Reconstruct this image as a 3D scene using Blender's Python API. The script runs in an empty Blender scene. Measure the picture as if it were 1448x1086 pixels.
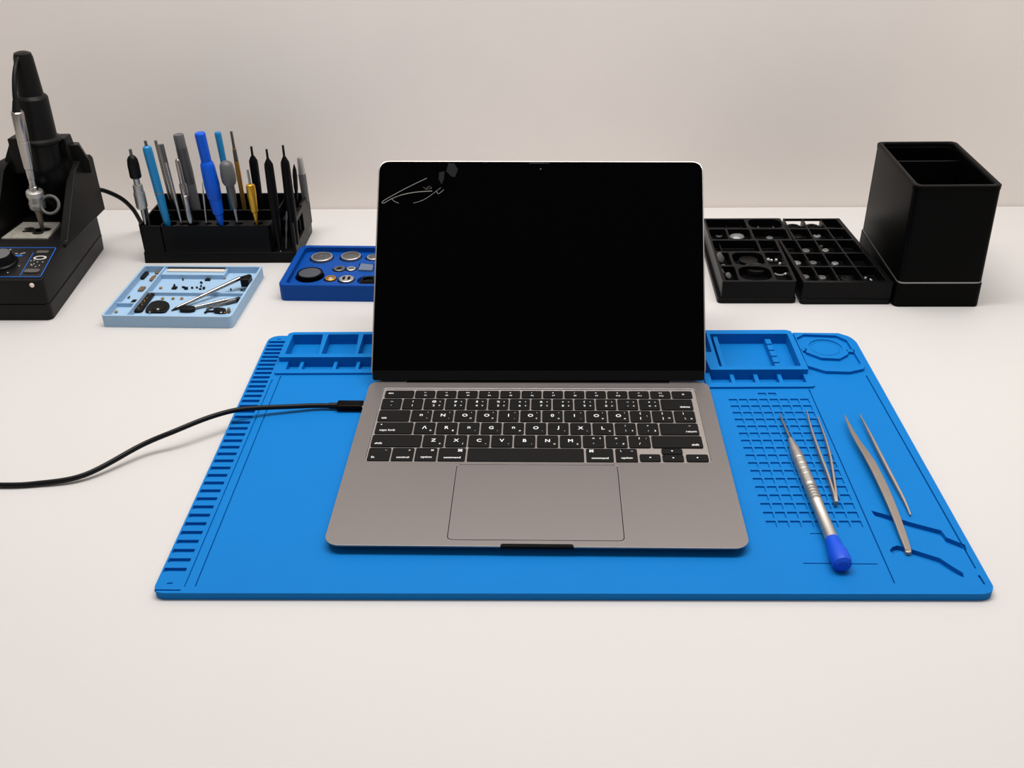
import bpy, bmesh, math, random
from mathutils import Vector, Matrix
from mathutils.geometry import delaunay_2d_cdt
random.seed(7)
SC = bpy.context.scene
COL = SC.collection
S = 0.001                      # all lengths below are millimetres
R = math.radians
PI = math.pi

# ------------------------------------------------------------------ camera
FPX, W, H = 1431.23, 1448, 1086
CAM = Vector((161.0, -553.66, 487.51))
YAW, PITCH, ROLL = 0.0420272, 0.5492828, -0.0197007
_f = Vector((-math.sin(YAW) * math.cos(PITCH), math.cos(YAW) * math.cos(PITCH), -math.sin(PITCH)))
_r0 = Vector((math.cos(YAW), math.sin(YAW), 0))
_u0 = _r0.cross(_f)
_r = _r0 * math.cos(ROLL) + _u0 * math.sin(ROLL)
_u = _u0 * math.cos(ROLL) - _r0 * math.sin(ROLL)
cd = bpy.data.cameras.new('camera')
cam = bpy.data.objects.new('camera', cd)
COL.objects.link(cam)
cd.sensor_width = 36
cd.lens = FPX * 36 / W
cd.clip_start = 0.01
cam.matrix_world = Matrix(((_r.x, _u.x, -_f.x, CAM.x * S), (_r.y, _u.y, -_f.y, CAM.y * S), (_r.z, _u.z, -_f.z, CAM.z * S), (0, 0, 0, 1)))
SC.camera = cam

def ray(px, py):
    return _f + _r * ((px - W / 2) / FPX) - _u * ((py - H / 2) / FPX)

def P(px, py, z=0.0):          # the point of the horizontal plane at height z seen at a photo position
    d = ray(px, py)
    return CAM + d * ((z - CAM.z) / d.z)

def PY(px, py, y):             # the point of the upright plane at depth y seen at a photo position
    d = ray(px, py)
    return CAM + d * ((y - CAM.y) / d.y)

def pxmm(p):                   # photo pixels per millimetre at a point
    return FPX / ((Vector(p) - CAM).dot(_f))

# ------------------------------------------------------------------ materials
def lin(c):
    c /= 255.0
    return c / 12.92 if c <= 0.04045 else ((c + 0.055) / 1.055) ** 2.4

def mat(name, rgb, rough=0.5, metal=0.0, spec=0.5, var=0.0, vscale=40, bump=0.0, bscale=400, emit=None, trans=0.0, coat=0.0, stretch=None):
    m = bpy.data.materials.new(name)
    m.use_nodes = True
    nt = m.node_tree
    b = nt.nodes['Principled BSDF']
    col = (lin(rgb[0]), lin(rgb[1]), lin(rgb[2]), 1)
    b.inputs['Base Color'].default_value = col
    b.inputs['Roughness'].default_value = rough
    b.inputs['Metallic'].default_value = metal
    b.inputs['Specular IOR Level'].default_value = spec
    b.inputs['Coat Weight'].default_value = coat
    b.inputs['Transmission Weight'].default_value = trans
    tc = nt.nodes.new('ShaderNodeTexCoord')
    src = tc.outputs['Object']
    if stretch:
        mp = nt.nodes.new('ShaderNodeMapping')
        mp.inputs['Scale'].default_value = stretch
        nt.links.new(src, mp.inputs['Vector'])
        src = mp.outputs['Vector']
    if var:
        n = nt.nodes.new('ShaderNodeTexNoise')
        n.inputs['Scale'].default_value = vscale
        n.inputs['Detail'].default_value = 4
        nt.links.new(src, n.inputs['Vector'])
        mx = nt.nodes.new('ShaderNodeMix')
        mx.data_type = 'RGBA'
        mx.inputs['A'].default_value = tuple(c * (1 - var) for c in col[:3]) + (1,)
        mx.inputs['B'].default_value = tuple(min(1, c * (1 + var)) for c in col[:3]) + (1,)
        nt.links.new(n.outputs['Fac'], mx.inputs['Factor'])
        nt.links.new(mx.outputs['Result'], b.inputs['Base Color'])
    if bump:
        n2 = nt.nodes.new('ShaderNodeTexNoise')
        n2.inputs['Scale'].default_value = bscale
        n2.inputs['Detail'].default_value = 3
        nt.links.new(src, n2.inputs['Vector'])
        bp = nt.nodes.new('ShaderNodeBump')
        bp.inputs['Strength'].default_value = bump
        bp.inputs['Distance'].default_value = 0.0005
        nt.links.new(n2.outputs['Fac'], bp.inputs['Height'])
        nt.links.new(bp.outputs['Normal'], b.inputs['Normal'])
    if emit:
        b.inputs['Emission Color'].default_value = col
        b.inputs['Emission Strength'].default_value = emit
    return m

M = {}
M['desk'] = mat('desk_white', (201, 198, 196), 0.55, spec=0.25, var=0.012, vscale=9, bump=0.03, bscale=900)
M['wall'] = mat('wall_paint', (241, 233, 227), 0.9, spec=0.1, var=0.025, vscale=14, bump=0.12, bscale=60)
M['blue'] = mat('silicone_blue', (3, 113, 188), 0.62, spec=0.12, var=0.03, vscale=25, bump=0.05, bscale=1200)
M['alu'] = mat('anodised_grey', (131, 126, 125), 0.4, metal=0.8, spec=0.4, var=0.02, vscale=60)
M['alu_edge'] = mat('edge_highlight', (205, 200, 198), 0.36, metal=0.85)  # paler bevel metal, puts the bright edge highlight into the colour
M['lid'] = mat('lid_aluminium', (176, 171, 168), 0.34, metal=0.8)
M['well'] = mat('keyboard_well', (150, 143, 139), 0.5, metal=0.4)
M['key'] = mat('key_black', (20, 19, 19), 0.6, spec=0.1)
M['legend'] = mat('key_legend', (225, 225, 225), 0.6)
M['gap'] = mat('gap_black', (12, 12, 13), 0.8, spec=0.1)
M['glass'] = mat('screen_glass', (1, 1, 2), 0.04, spec=0.04)
M['bezel'] = mat('bezel_strip', (9, 9, 10), 0.4, spec=0.05)
M['crack'] = mat('crack_line', (134, 131, 126), 0.6)
M['smudge'] = mat('smudge_mark', (21, 22, 25), 0.7, spec=0.1)
M['rubber'] = mat('black_rubber', (8, 8, 9), 0.38, spec=0.2)
M['plastic'] = mat('black_plastic', (7, 7, 8), 0.38, spec=0.12, bump=0.04, bscale=1500)
M['plastic2'] = mat('black_plastic_gloss', (4, 4, 4), 0.36, spec=0.05)
M['casing'] = mat('charcoal_casing', (20, 19, 18), 0.42, spec=0.14, bump=0.05, bscale=1500)
M['seam'] = mat('pale_seam', (150, 148, 145), 0.3, metal=0.6)
M['steel'] = mat('steel', (166, 160, 154), 0.22, metal=1.0, var=0.06, vscale=120)
M['steel_dark'] = mat('steel_dark', (168, 156, 146), 0.42, metal=0.8, var=0.06, vscale=120)
M['camdot'] = mat('camera_dot_grey', (52, 54, 58), 0.4)  # plain dark grey for the camera dot and the small marks
M['satin'] = mat('satin_silver', (188, 185, 180), 0.42, metal=0.9)
M['gun'] = mat('gunmetal', (96, 95, 93), 0.45, metal=0.7)
M['grey'] = mat('grey_plastic', (88, 88, 88), 0.45)
M['capblue'] = mat('cap_blue', (12, 76, 206), 0.4, spec=0.3)
M['royal'] = mat('royal_blue', (4, 86, 205), 0.35, spec=0.25)
M['teal'] = mat('teal_blue', (14, 124, 180), 0.35)
M['tray'] = mat('deep_blue_plastic', (4, 68, 148), 0.45, spec=0.12)
M['ltray'] = mat('light_blue_plastic', (154, 184, 211), 0.5, spec=0.15)
M['gold'] = mat('gold', (214, 160, 50), 0.3, metal=0.8)
M['brass'] = mat('brass', (176, 130, 62), 0.38, metal=0.7)
M['brown'] = mat('brown_chip', (112, 90, 62), 0.55, var=0.2, vscale=900)
M['ivory'] = mat('pale_strip', (214, 206, 196), 0.45)
M['sponge'] = mat('sponge_grey', (142, 138, 130), 0.95, spec=0.1, var=0.4, vscale=160, bump=0.6, bscale=700)
M['soot'] = mat('soot', (30, 28, 26), 0.9, spec=0.1)
M['lineblue'] = mat('panel_line_blue', (20, 98, 190), 0.4)
M['panel'] = mat('panel_black', (9, 9, 11), 0.3, spec=0.3)
M['mark'] = mat('panel_mark', (190, 186, 182), 0.5)
M['lens'] = mat('indicator_lens', (236, 214, 202), 0.25)
M['dial'] = mat('dial_grey', (104, 102, 100), 0.4, metal=0.6, var=0.3, vscale=700)
M['coal'] = mat('speckled_black', (66, 70, 78), 0.45, var=0.7, vscale=900)
M['clear'] = mat('frosted_clear', (150, 150, 152), 0.2, trans=0.35, spec=0.5)
M['bead'] = mat('bright_bead', (225, 225, 225), 0.12, metal=0.5, spec=0.7)
M['disc'] = mat('grey_disc', (92, 90, 87), 0.6, var=0.15, vscale=600)
M['pad'] = mat('grey_blue_pad', (92, 106, 130), 0.6)

# ------------------------------------------------------------------ mesh helpers
class MB:
    def __init__(s):
        s.v, s.f, s.m, s.sm = [], [], [], []
    def add(s, verts, faces, mi=0, smooth=False, xf=None):
        o = len(s.v)
        for p in verts:
            p = Vector(p)
            s.v.append(xf @ p if xf is not None else p)
        for f in faces:
            s.f.append([o + i for i in f]); s.m.append(mi); s.sm.append(smooth)
        return s
    def box(s, x0, y0, z0, x1, y1, z1, mi=0, xf=None):
        v = [(x0, y0, z0), (x1, y0, z0), (x1, y1, z0), (x0, y1, z0), (x0, y0, z1), (x1, y0, z1), (x1, y1, z1), (x0, y1, z1)]
        return s.add(v, [(3, 2, 1, 0), (4, 5, 6, 7), (0, 1, 5, 4), (1, 2, 6, 5), (2, 3, 7, 6), (3, 0, 4, 7)], mi, False, xf)
    def prism(s, poly, z0, z1, top=None, mi=0, xf=None):
        n = len(poly); top = top or poly
        v = [(p[0], p[1], z0) for p in poly] + [(p[0], p[1], z1) for p in top]
        f = [list(range(n))[::-1], list(range(n, 2 * n))] + [(i, (i + 1) % n, n + (i + 1) % n, n + i) for i in range(n)]
        return s.add(v, f, mi, False, xf)
    def loft(s, rings, mi=0, smooth=False, xf=None, cap=True):
        n = len(rings[0]); v = [p for r in rings for p in r]; f = []
        for k in range(len(rings) - 1):
            for i in range(n):
                j = (i + 1) % n
                f.append((k * n + i, k * n + j, (k + 1) * n + j, (k + 1) * n + i))
        if cap:
            f.append(list(range(n))[::-1]); f.append([(len(rings) - 1) * n + i for i in range(n)])
        return s.add(v, f, mi, smooth, xf)
    def lathe(s, prof, p0, d, n=20, mi=0):
        p0 = Vector(p0); d = Vector(d).normalized()
        a = d.orthogonal().normalized(); b = d.cross(a)
        rings = []
        for t, r in prof:
            r = max(r, 0.02)
            rings.append([p0 + d * t + (a * math.cos(2 * PI * i / n) + b * math.sin(2 * PI * i / n)) * r for i in range(n)])
        return s.loft(rings, mi, True)
    def tube(s, pts, r, n=12, mi=0, sub=6, closed=False):
        pts = [Vector(p) for p in pts]
        if sub > 1:
            out = []; m = len(pts)
            for i in range(m if closed else m - 1):
                if closed: a, b, c, e = pts[(i - 1) % m], pts[i], pts[(i + 1) % m], pts[(i + 2) % m]
                else: a, b, c, e = pts[max(i - 1, 0)], pts[i], pts[i + 1], pts[min(i + 2, m - 1)]
                for k in range(sub):
                    t = k / sub
                    out.append(0.5 * (2 * b + (c - a) * t + (2 * a - 5 * b + 4 * c - e) * t * t + (3 * b - a - 3 * c + e) * t ** 3))
            if not closed: out.append(pts[-1])
            pts = out
        rings = []; m = len(pts); up = None
        for i, p in enumerate(pts):
            if closed: d = (pts[(i + 1) % m] - pts[(i - 1) % m]).normalized()
            else: d = (pts[min(i + 1, m - 1)] - pts[max(i - 1, 0)]).normalized()
            if up is None: up = d.orthogonal().normalized()
            up = (up - d * up.dot(d)).normalized(); b = d.cross(up)
            rr = r(i / (m - 1)) if callable(r) else r
            rings.append([p + (up * math.cos(2 * PI * k / n) + b * math.sin(2 * PI * k / n)) * rr for k in range(n)])
        if closed: rings.append(rings[0])
        return s.loft(rings, mi, True, cap=not closed)
    def torus(s, c, nrm, Rm, r, n=28, k=8, mi=0):
        nrm = Vector(nrm).normalized(); a = nrm.orthogonal().normalized(); b = nrm.cross(a); c = Vector(c)
        return s.tube([c + (a * math.cos(2 * PI * i / n) + b * math.sin(2 * PI * i / n)) * Rm for i in range(n)], r, k, mi, 1, True)
    def plate(s, outer, z0, z1, pockets=(), mi=0, bottom=True):
        """a slab with pockets sunk into its top: pockets = [(outline, floor height)]"""
        pv, pe = [], []
        def addloop(poly):
            o = len(pv)
            pv.extend(Vector((p[0], p[1])) for p in poly)
            pe.extend((o + i, o + (i + 1) % len(poly)) for i in range(len(poly)))
        addloop(outer)
        for pk in pockets: addloop(pk[0])
        v2, e2, f2, _, _, _ = delaunay_2d_cdt(pv, pe, [], 0, 1e-5)
        bbs = [(min(p[0] for p in k[0]), max(p[0] for p in k[0]), min(p[1] for p in k[0]), max(p[1] for p in k[0])) for k in pockets]
        keep = []
        for f in f2:
            c = sum((v2[i] for i in f), Vector((0, 0))) / len(f)
            if not inside(outer, c): continue
            if any(bb[0] < c.x < bb[1] and bb[2] < c.y < bb[3] and inside(k[0], c) for bb, k in zip(bbs, pockets)): continue
            a, b, d = (v2[i] for i in f)
            keep.append(f if (b - a).cross(d - a) > 0 else f[::-1])
        s.add([(p.x, p.y, z1) for p in v2], keep, mi)
        n = len(outer)
        s.add([(p[0], p[1], z0) for p in outer] + [(p[0], p[1], z1) for p in outer], [(i, (i + 1) % n, n + (i + 1) % n, n + i) for i in range(n)] + ([list(range(n))[::-1]] if bottom else []), mi)
        for k in pockets:
            poly, zf = k[0], k[1]; n = len(poly)
            s.add([(p[0], p[1], zf) for p in poly] + [(p[0], p[1], z1) for p in poly], [((i + 1) % n, i, n + i, n + (i + 1) % n) for i in range(n)] + [list(range(n))], mi)
        return s

def area(poly):
    return sum(poly[i][0] * poly[(i + 1) % len(poly)][1] - poly[(i + 1) % len(poly)][0] * poly[i][1] for i in range(len(poly))) / 2
def ccw(poly):
    return list(poly) if area(poly) > 0 else list(poly)[::-1]
def inside(poly, c):
    x, y = c[0], c[1]; r = False; n = len(poly)
    for i in range(n):
        x0, y0 = poly[i][0], poly[i][1]; x1, y1 = poly[(i + 1) % n][0], poly[(i + 1) % n][1]
        if (y0 > y) != (y1 > y) and x < (x1 - x0) * (y - y0) / (y1 - y0) + x0: r = not r
    return r
def rr(x0, y0, x1, y1, r=2, n=5):
    """rounded rectangle, counter-clockwise; r may be one radius or (front-left, front-right, rear-right, rear-left)"""
    rs = r if isinstance(r, (tuple, list)) else (r,) * 4
    out = []
    for (cx, cy, a), q in zip(((x0, y0, 180), (x1, y0, 270), (x1, y1, 0), (x0, y1, 90)), rs):
        if q <= 0.001: out.append((cx, cy)); continue
        ox = cx + (q if cx == x0 else -q); oy = cy + (q if cy == y0 else -q)
        for k in range(n + 1):
            t = R(a + 90 * k / n); out.append((ox + q * math.cos(t), oy + q * math.sin(t)))
    return out
def rpoly(poly, r, n=4):
    """any polygon with its corners rounded"""
    poly = ccw(poly); out = []; m = len(poly)
    for i in range(m):
        a, b, c = Vector(poly[i - 1][:2]), Vector(poly[i][:2]), Vector(poly[(i + 1) % m][:2])
        u, w = (a - b), (c - b); q = min(r, u.length * .45, w.length * .45); u.normalize(); w.normalize()
        p, e = b + u * q, b + w * q
        for k in range(n + 1):
            t = k / n; out.append(tuple((1 - t) ** 2 * p + 2 * t * (1 - t) * b + t * t * e))
    return out
def circ(cx, cy, r, n=28, ry=None):
    ry = ry or r
    return [(cx + r * math.cos(2 * PI * i / n), cy + ry * math.sin(2 * PI * i / n)) for i in range(n)]

PM = {}
def obj(name, mb, mats, parent=None, bevel=0, seg=2, origin=None, local=False, sharp=38):
    """links one mesh object; coordinates are world millimetres unless local"""
    me = bpy.data.meshes.new(name)
    o = bpy.data.objects.new(name, me)
    if parent is not None:
        inv = Matrix() if local else PM[parent.name].inverted(); PM[o.name] = PM[parent.name]
    elif origin is not None:
        T = Matrix.Translation(Vector(origin)); inv = T.inverted(); PM[o.name] = T; o.location = Vector(origin) * S
    else: inv = Matrix(); PM[o.name] = Matrix()
    me.from_pydata([tuple((inv @ v) * S) for v in mb.v], [], mb.f)
    for m in (mats if isinstance(mats, (list, tuple)) else [mats]): me.materials.append(M[m] if isinstance(m, str) else m)
    me.polygons.foreach_set('material_index', mb.m)
    bm = bmesh.new(); bm.from_mesh(me)
    bmesh.ops.remove_doubles(bm, verts=bm.verts, dist=1e-6)
    bmesh.ops.recalc_face_normals(bm, faces=bm.faces)
    for f in bm.faces: f.smooth = True
    bm.to_mesh(me); bm.free()
    me.set_sharp_from_angle(angle=R(sharp))
    COL.objects.link(o)
    if parent is not None: o.parent = parent
    if bevel:
        b = o.modifiers.new('edge', 'BEVEL'); b.width = bevel * S; b.segments = seg; b.limit_method = 'ANGLE'; b.angle_limit = R(40); b.harden_normals = False
    return o
def tag(o, label, cat, group=None, kind=None):
    if label: o['label'] = label
    if cat: o['category'] = cat
    if group: o['group'] = group
    if kind: o['kind'] = kind
    return o
def thing(name, label, cat, loc=(0, 0, 0), rz=0.0, group=None):
    o = bpy.data.objects.new(name, None); COL.objects.link(o)
    o.empty_display_size = 0.01
    o.location = Vector(loc) * S; o.rotation_euler = (0, 0, rz)
    PM[o.name] = Matrix.Translation(Vector(loc)) @ Matrix.Rotation(rz, 4, 'Z')
    return tag(o, label, cat, group)

_tc = {}
def text_geo(t, size):
    """outline of a word as flat mesh data, centred on its own box"""
    if t not in _tc:
        c = bpy.data.curves.new('txt', 'FONT'); c.body = t; c.size = 1; c.resolution_u = 3; c.offset = 0.018
        o = bpy.data.objects.new('txt', c); COL.objects.link(o)
        dg = bpy.context.evaluated_depsgraph_get(); dg.update()
        me = o.evaluated_get(dg).to_mesh()
        vs = [v.co.copy() for v in me.vertices]; fs = [list(p.vertices) for p in me.polygons]
        o.evaluated_get(dg).to_mesh_clear()
        bpy.data.objects.remove(o); bpy.data.curves.remove(c)
        if vs:
            x0, x1 = min(v.x for v in vs), max(v.x for v in vs); y0, y1 = min(v.y for v in vs), max(v.y for v in vs)
            vs = [Vector((v.x - (x0 + x1) / 2, v.y - (y0 + y1) / 2, 0)) for v in vs]
        _tc[t] = (vs, fs)
    vs, fs = _tc[t]
    return [v * size for v in vs], fs

# ================================================================== the setting
o = obj('wall_back', MB().box(-1700, 676.9, -760, 2000, 760, 1500), 'wall'); tag(o, 'plain greige painted wall behind the white desk', 'wall', kind='structure')
o = obj('desk', MB().prism(rr(-1100, -340, 1350, 676.5, 4), -30, 0), 'desk', bevel=2)
tag(o, 'wide white matte desk top carrying the laptop, mat and trays', 'desk', kind='structure')

# ================================================================== work mat
MY = 0.012
MT = thing('silicone_work_mat', 'large bright blue silicone repair mat lying flat under the laptop', 'mat', (0, 0, 0), MY)
ZM = 6.0
pk = []
# the left strip of slots
ys = []; y = 313.7; k = 0
while y > -24:
    ys.append(y); y -= 7.3 + 2.8 * min(1, max(0, (290 - y) / 190))
for y in ys: pk.append((rr(-110.6, y - 4.4, -94.6, y, 0.5, 2), 3.6))
# the screw grid, eight columns and seventeen rows, and the two cells above it
gx = [322.6 + 8.95 * i for i in range(8)]
gy = [203.9 - 10.55 * j for j in range(17)]
for j, y in enumerate(gy):
    for x in gx: pk.append((rr(x, y - 7.6, x + 7.4, y, 0.4, 1), 4.7))
for x in (350.0, 358.9): pk.append((rr(x, 209, x + 7.2, 214, 0.4, 1), 4.7))
# right edge: sunken tool lane, tool rests and grooves
def groove(a, b, w=1.2):
    a, b = Vector(a), Vector(b); n = (b - a).normalized(); n = Vector((-n.y, n.x)) * w / 2
    return ccw([a - n, b - n, b + n, a + n])
pk += [(groove((-84.6, 246), (-83.2, -36)), 4.6), (groove((396.8, 219), (397.3, -32)), 4.4), (groove((454.1, 243), (457.6, -17)), 4.2), (groove((457.2, -24), (457.8, -33), 1.6), 4.0),
       (groove((352, 20.4), (361.6, 20.4), .9), 5), (groove((340, -11.7), (391.4, -12.5), .9), 4.8), (groove((-91.2, 240), (-90.6, -36)), 4.8), (groove((-110.6, -39.4), (-92.5, -39.6)), 4.8)]
pk.append((ccw([(403.6, 47), (411, 43.5), (429, 33), (447.8, 24), (449, 16), (459.3, 8), (458.6, 2.2), (446.4, 9), (446, 16.5), (428, 25.5), (411, 36.5), (404.6, 40.5)]), 2.4))
pk.append((ccw([(404.2, 2.2), (407, 5.6), (411, 7.4), (418, 4.2), (436.6, -6.2), (441.2, -13.2), (447.4, -21.6), (446.4, -26.4), (440, -21.6), (434.4, -14), (417.4, -3.2), (411.4, 1.2), (407.4, -1), (405, -4.2)]), 2.4))
pk.append((ccw([(-89.4, 250.5), (306.8, 250.5), (306.8, 223), (401, 223), (399, 316), (-88, 316)]), 1.4))
pk.append((rr(-104, -34, -100, -32, 0.6, 2), 5.2))
pk.append((rr(-104, 317, -99.5, 318.4, 0.6, 2), 5.2))
outer = [(-111.7, -36.5), (-109.6, -41), (-105, -42.5), (454, -42.5), (460, -40.5), (463, -35.5), (462.2, 306), (459, 316), (450, 321), (404, 324.5), (-104, 324.5), (-109.6, 322), (-112.5, 316)]
mb = MB().plate(rpoly(outer, 3), 0, ZM, pk)
obj('mat_sheet', mb, 'blue', MT, local=True, sharp=30)
# rear block of parts compartments
comp = []
bz = 13.0
for x0, x1 in ((-86, -56.4), (-51.2, -21.2), (-16.4, 18), (23, 70), (75, 150), (155, 230), (235, 318)):
    comp.append((rpoly([(x0, 275.5), (x1 + (2.5 if x1 < 0 else 0), 275.5), (x1, 314), (x0, 314)], 1.2, 2), 2.0))
comp.append((rpoly([(321, 249), (395.4, 249), (395.8, 310.5), (321, 311)], 1.2, 2), 2.0))
mb = MB().plate(rpoly([(-91.2, 269.5), (310, 267.5), (312, 243), (401, 242.8), (400.6, 315.6), (396, 318.4), (-87, 319), (-91, 316)], 1.6, 3), 1.3, bz, comp, bottom=False)
obj('parts_compartments', mb, 'blue', MT, local=True, sharp=30)
mb = MB(); mb.box(324.2, 249.5, 2, 328.4, 310.4, 10.4)
obj('compartment_divider', mb, 'blue', MT, local=True, bevel=.4)
mb = MB()
mb.box(374, 249.5, 2, 379.5, 310.4, 5.5)
for i in range(5): mb.box(374, 252.5 + i * 11.6, 5.5, 379.5, 262.0 + i * 11.6, 8.6)
obj('notched_divider', mb, 'blue', MT, local=True, bevel=.4)
# ledge in front of the block with its row of small pens
led = []
xs = [-83.5, -68.5, -36.5, -15, 18, 60, 110, 160, 210, 260]
for a, b in zip(xs[:-1], xs[1:]): led.append((rr(a + 1.6, 255.3, b - 1.6, 270.2, 0.6, 2), 2.4))
mb = MB().plate(rr(-91.0, 248.4, 300, 270.8, 1.5), 1.3, 8, led, bottom=False)
obj('front_ledge', mb, 'blue', MT, local=True, sharp=30)
led = []
xs = [306, 309.5, 331, 352.5, 374, 398]
for a, b in zip(xs[1:-1], xs[2:]): led.append((rr(a + 2.2, 228.5, b - 1.4, 244.6, 0.6, 2), 2.4))
mb = MB().plate(rr(306, 221, 403, 245.6, (1, 4, 1, 1)), 1.3, 8, led, bottom=False)
obj('front_ledge', mb, 'blue', MT, local=True, sharp=30)
# magnet corner with its octagonal recess and round island
octo = ccw([(404.8, 301), (405, 309.4), (413.5, 316.6), (444.3, 313.6), (452, 304), (453.6, 262), (451.6, 256.5), (439.2, 251), (418, 252.4), (405.5, 262)])
plat = ccw([(403.6, 256.2), (417.8, 246.4), (439.6, 245), (453.4, 250.4), (456, 256), (455.6, 312), (447.5, 318.4), (404, 320)])
mb = MB().plate(plat, 5.6, 9, [(octo, 6.3)], bottom=False)
obj('magnet_tray', mb, 'blue', MT, local=True, sharp=30)
isl = ccw([(408.2, 291), (408.4, 281.3), (419.8, 270.6), (436.3, 268.8), (446.6, 277.6), (448.4, 290), (444, 302), (432, 308.2), (417, 305)])
mb = MB().plate(isl, 6.2, 9, [(circ(428.2, 290.5, 15.6, 40), 7.9)], bottom=False)
mb.box(404.6, 284.6, 6.2, 409.6, 288.2, 9); mb.box(446.8, 281.6, 6.2, 453.8, 286, 9)
mb.torus((428.2, 290.5, 7.9), (0, 0, 1), 13.2, 0.5, 40, 6)
obj('magnet_island', mb, 'blue', MT, local=True, sharp=30)

# ================================================================== laptop
LP = thing('laptop', 'open grey laptop with a cracked black screen standing on the blue mat', 'laptop', (151, 112, 6))
ZL = 13.5; LW = 304.0; LD = 226.0
def base_outline(i=0.0):
    p = [(q[0], q[1]) for q in rr(i, -1 + i, LW - i, LD - i, (11, 11, 12, 12), 8)]
    # the hinge cut-out along the rear edge
    out = []; done = False
    for a in p:
        out.append(a)
    k = max(j for j in range(len(out)) if out[j][0] > 200 and out[j][1] > LD - i - 0.01)
    out[k + 1:k + 1] = [(269.4, LD - i), (269.4, 222.2), (33, 222.2), (33, LD - i)]
    return out
mb = MB()
ol = base_outline()
kw = rr(13.8, 101.2, 290.6, 212.2, 3.5, 4)
tp = rr(88.2, 5.8, 216.0, 98.2, 4, 5)
mb.plate(ol, 12.3, ZL, [(kw, ZL - 1.3), (tp, ZL - 0.7)], bottom=False)
belly = [(a[0] + (8 if a[0] < 152 else -8), a[1] + (8 if a[1] < 112 else -8)) for a in ol]
n = len(ol)
r1 = [Vector((a[0], a[1], 12.3)) for a in ol]
r2 = [Vector((a[0] + (b[0] - a[0]) * .35, a[1] + (b[1] - a[1]) * .3, 9.8)) for a, b in zip(ol, belly)]
r3 = [Vector((b[0], b[1], 7.3)) for b in belly]
mb.loft([r3, r2, r1], 0, False, cap=False)
mb.add(r3, [list(range(n))[::-1]])
BO = obj('base', mb, ['alu', 'alu_edge'], LP, bevel=0.4, sharp=32); BO.modifiers[0].material = 1
for x in (26, 278):
    for y in (22, 200): obj('foot', MB().lathe([(0, 7), (0.9, 7), (1.6, 6)], (x, y, 6), (0, 0, 1), 24), 'rubber', LP)
mb = MB().prism(rr(127, -1.25, 179.4, 2.2, (.4, .4, 2, 2), 4), 11.4, ZL + 0.05)
obj('opening_notch', mb, 'gap', LP, bevel=.3)
mb = MB().prism(rr(88.75, 6.35, 215.45, 97.65, 3.6, 6), ZL - 0.75, ZL - 0.03)
obj('trackpad', mb, 'alu', LP, bevel=.15)
mb = MB()
o1, o2 = rr(88.2, 5.8, 216.0, 98.2, 4, 5), rr(88.8, 6.4, 215.4, 97.6, 3.6, 5)
n = len(o1)
mb.add([(p[0], p[1], ZL - .3) for p in o1] + [(p[0], p[1], ZL - .3) for p in o2], [(i, (i + 1) % n, n + (i + 1) % n, n + i) for i in range(n)])
obj('trackpad_gap', mb, 'gap', LP)
# ---- keyboard
KB = obj('keyboard', MB().prism(rr(14.1, 101.5, 290.3, 211.9, 3.3, 4), ZL - 1.4, ZL - 1.22), 'well', LP)
keys = []
def krow(y0, y1, xs, leg):
    for (a, b), l in zip(xs, leg): keys.append((a, y0, b, y1, l))
G = 1.25
def run(x, ws):
    out = []
    for w in ws: out.append((x, x + w)); x += w + G
    return out
fr = run(16.4, [25.6] + [17.6] * 13)
krow(197.6, 208.8, fr, [[('esc', -7.5, .6, 3.2)]] + [[('%s' % c, 0, 2.0, 2.5), ('F%d' % (i + 1), 0.6, -2.6, 2.2)] for i, c in enumerate(['\u2022\u2022', '\u2022\u2022', 'oo', '::', 'o', '\u2022', '\u00ab', '\u203a', '\u00bb', 'n', '\u2022\u2022', '==', ])] + [[('o', 1, 0, 3.4)]])
nr = run(15.6, [17.2] + [17.45] * 12 + [27.2])
sy = '~!@#$%^&*()_+'; dg_ = '`1234567890-='
krow(178.9, 195.4, nr, [[(sy[i], 0, 3.2, 3.4), (dg_[i], 0, -3.0, 3.4)] + ([('\u2022', 5, 3.2, 3), ('c', 5, -3.0, 2.8)] if i > 1 else []) for i in range(13)] + [[('delete', 6.5, -4.2, 3.1)]])
qr = run(15.4, [27.0] + [17.45] * 12 + [17.6])
krow(160, 176.8, qr, [[('tab', -8, -4, 3.2)]] + [[(c, 0, 0.4, 5.2), (d, 5.2, -4.2, 2.8), ("'", 5.4, 4.6, 3)] for c, d in zip('nNOOIO0IOO', '-.nn.cu.en')] + [[('{', 0, 4, 3.2), ('[', 0, -3.6, 3.2), (':', 5.4, 0, 3)], [('}', 0, 4, 3.2), (']', 0, -3.6, 3.2), ('=', 5.4, -3, 3)], [('|', -1, 4, 3.2), ('\\', 0, -3.6, 3.2), ('o', 5.2, -4, 2.8)]])
ar = run(15.8, [31.4] + [17.45] * 11 + [31.9])
krow(141.2, 157.8, ar, [[('\u2022', -11.4, 4.6, 4.2), ('caps lock', -5.2, -4, 3.2)]] + [[(c, 0, 0.4, 5.2), (d, 5.4, -4, 2.8)] for c, d in zip('\u039bRnGnOJXL', 'o8..o.,-n')] + [[(':', 0, 4, 3.4), (';', 0, -3.4, 3.4), ('s', 5.6, -3.4, 2.8)], [('"', 0, 4, 3.4), ("'", 0, -3.4, 3.4), ('3', 5.6, -3.4, 2.8)], [('\u2013', 9, 4, 3), ('return', 9.5, -4.4, 3.1)]])
zr = run(15.3, [41.2] + [17.55] * 10 + [41.0])
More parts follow.
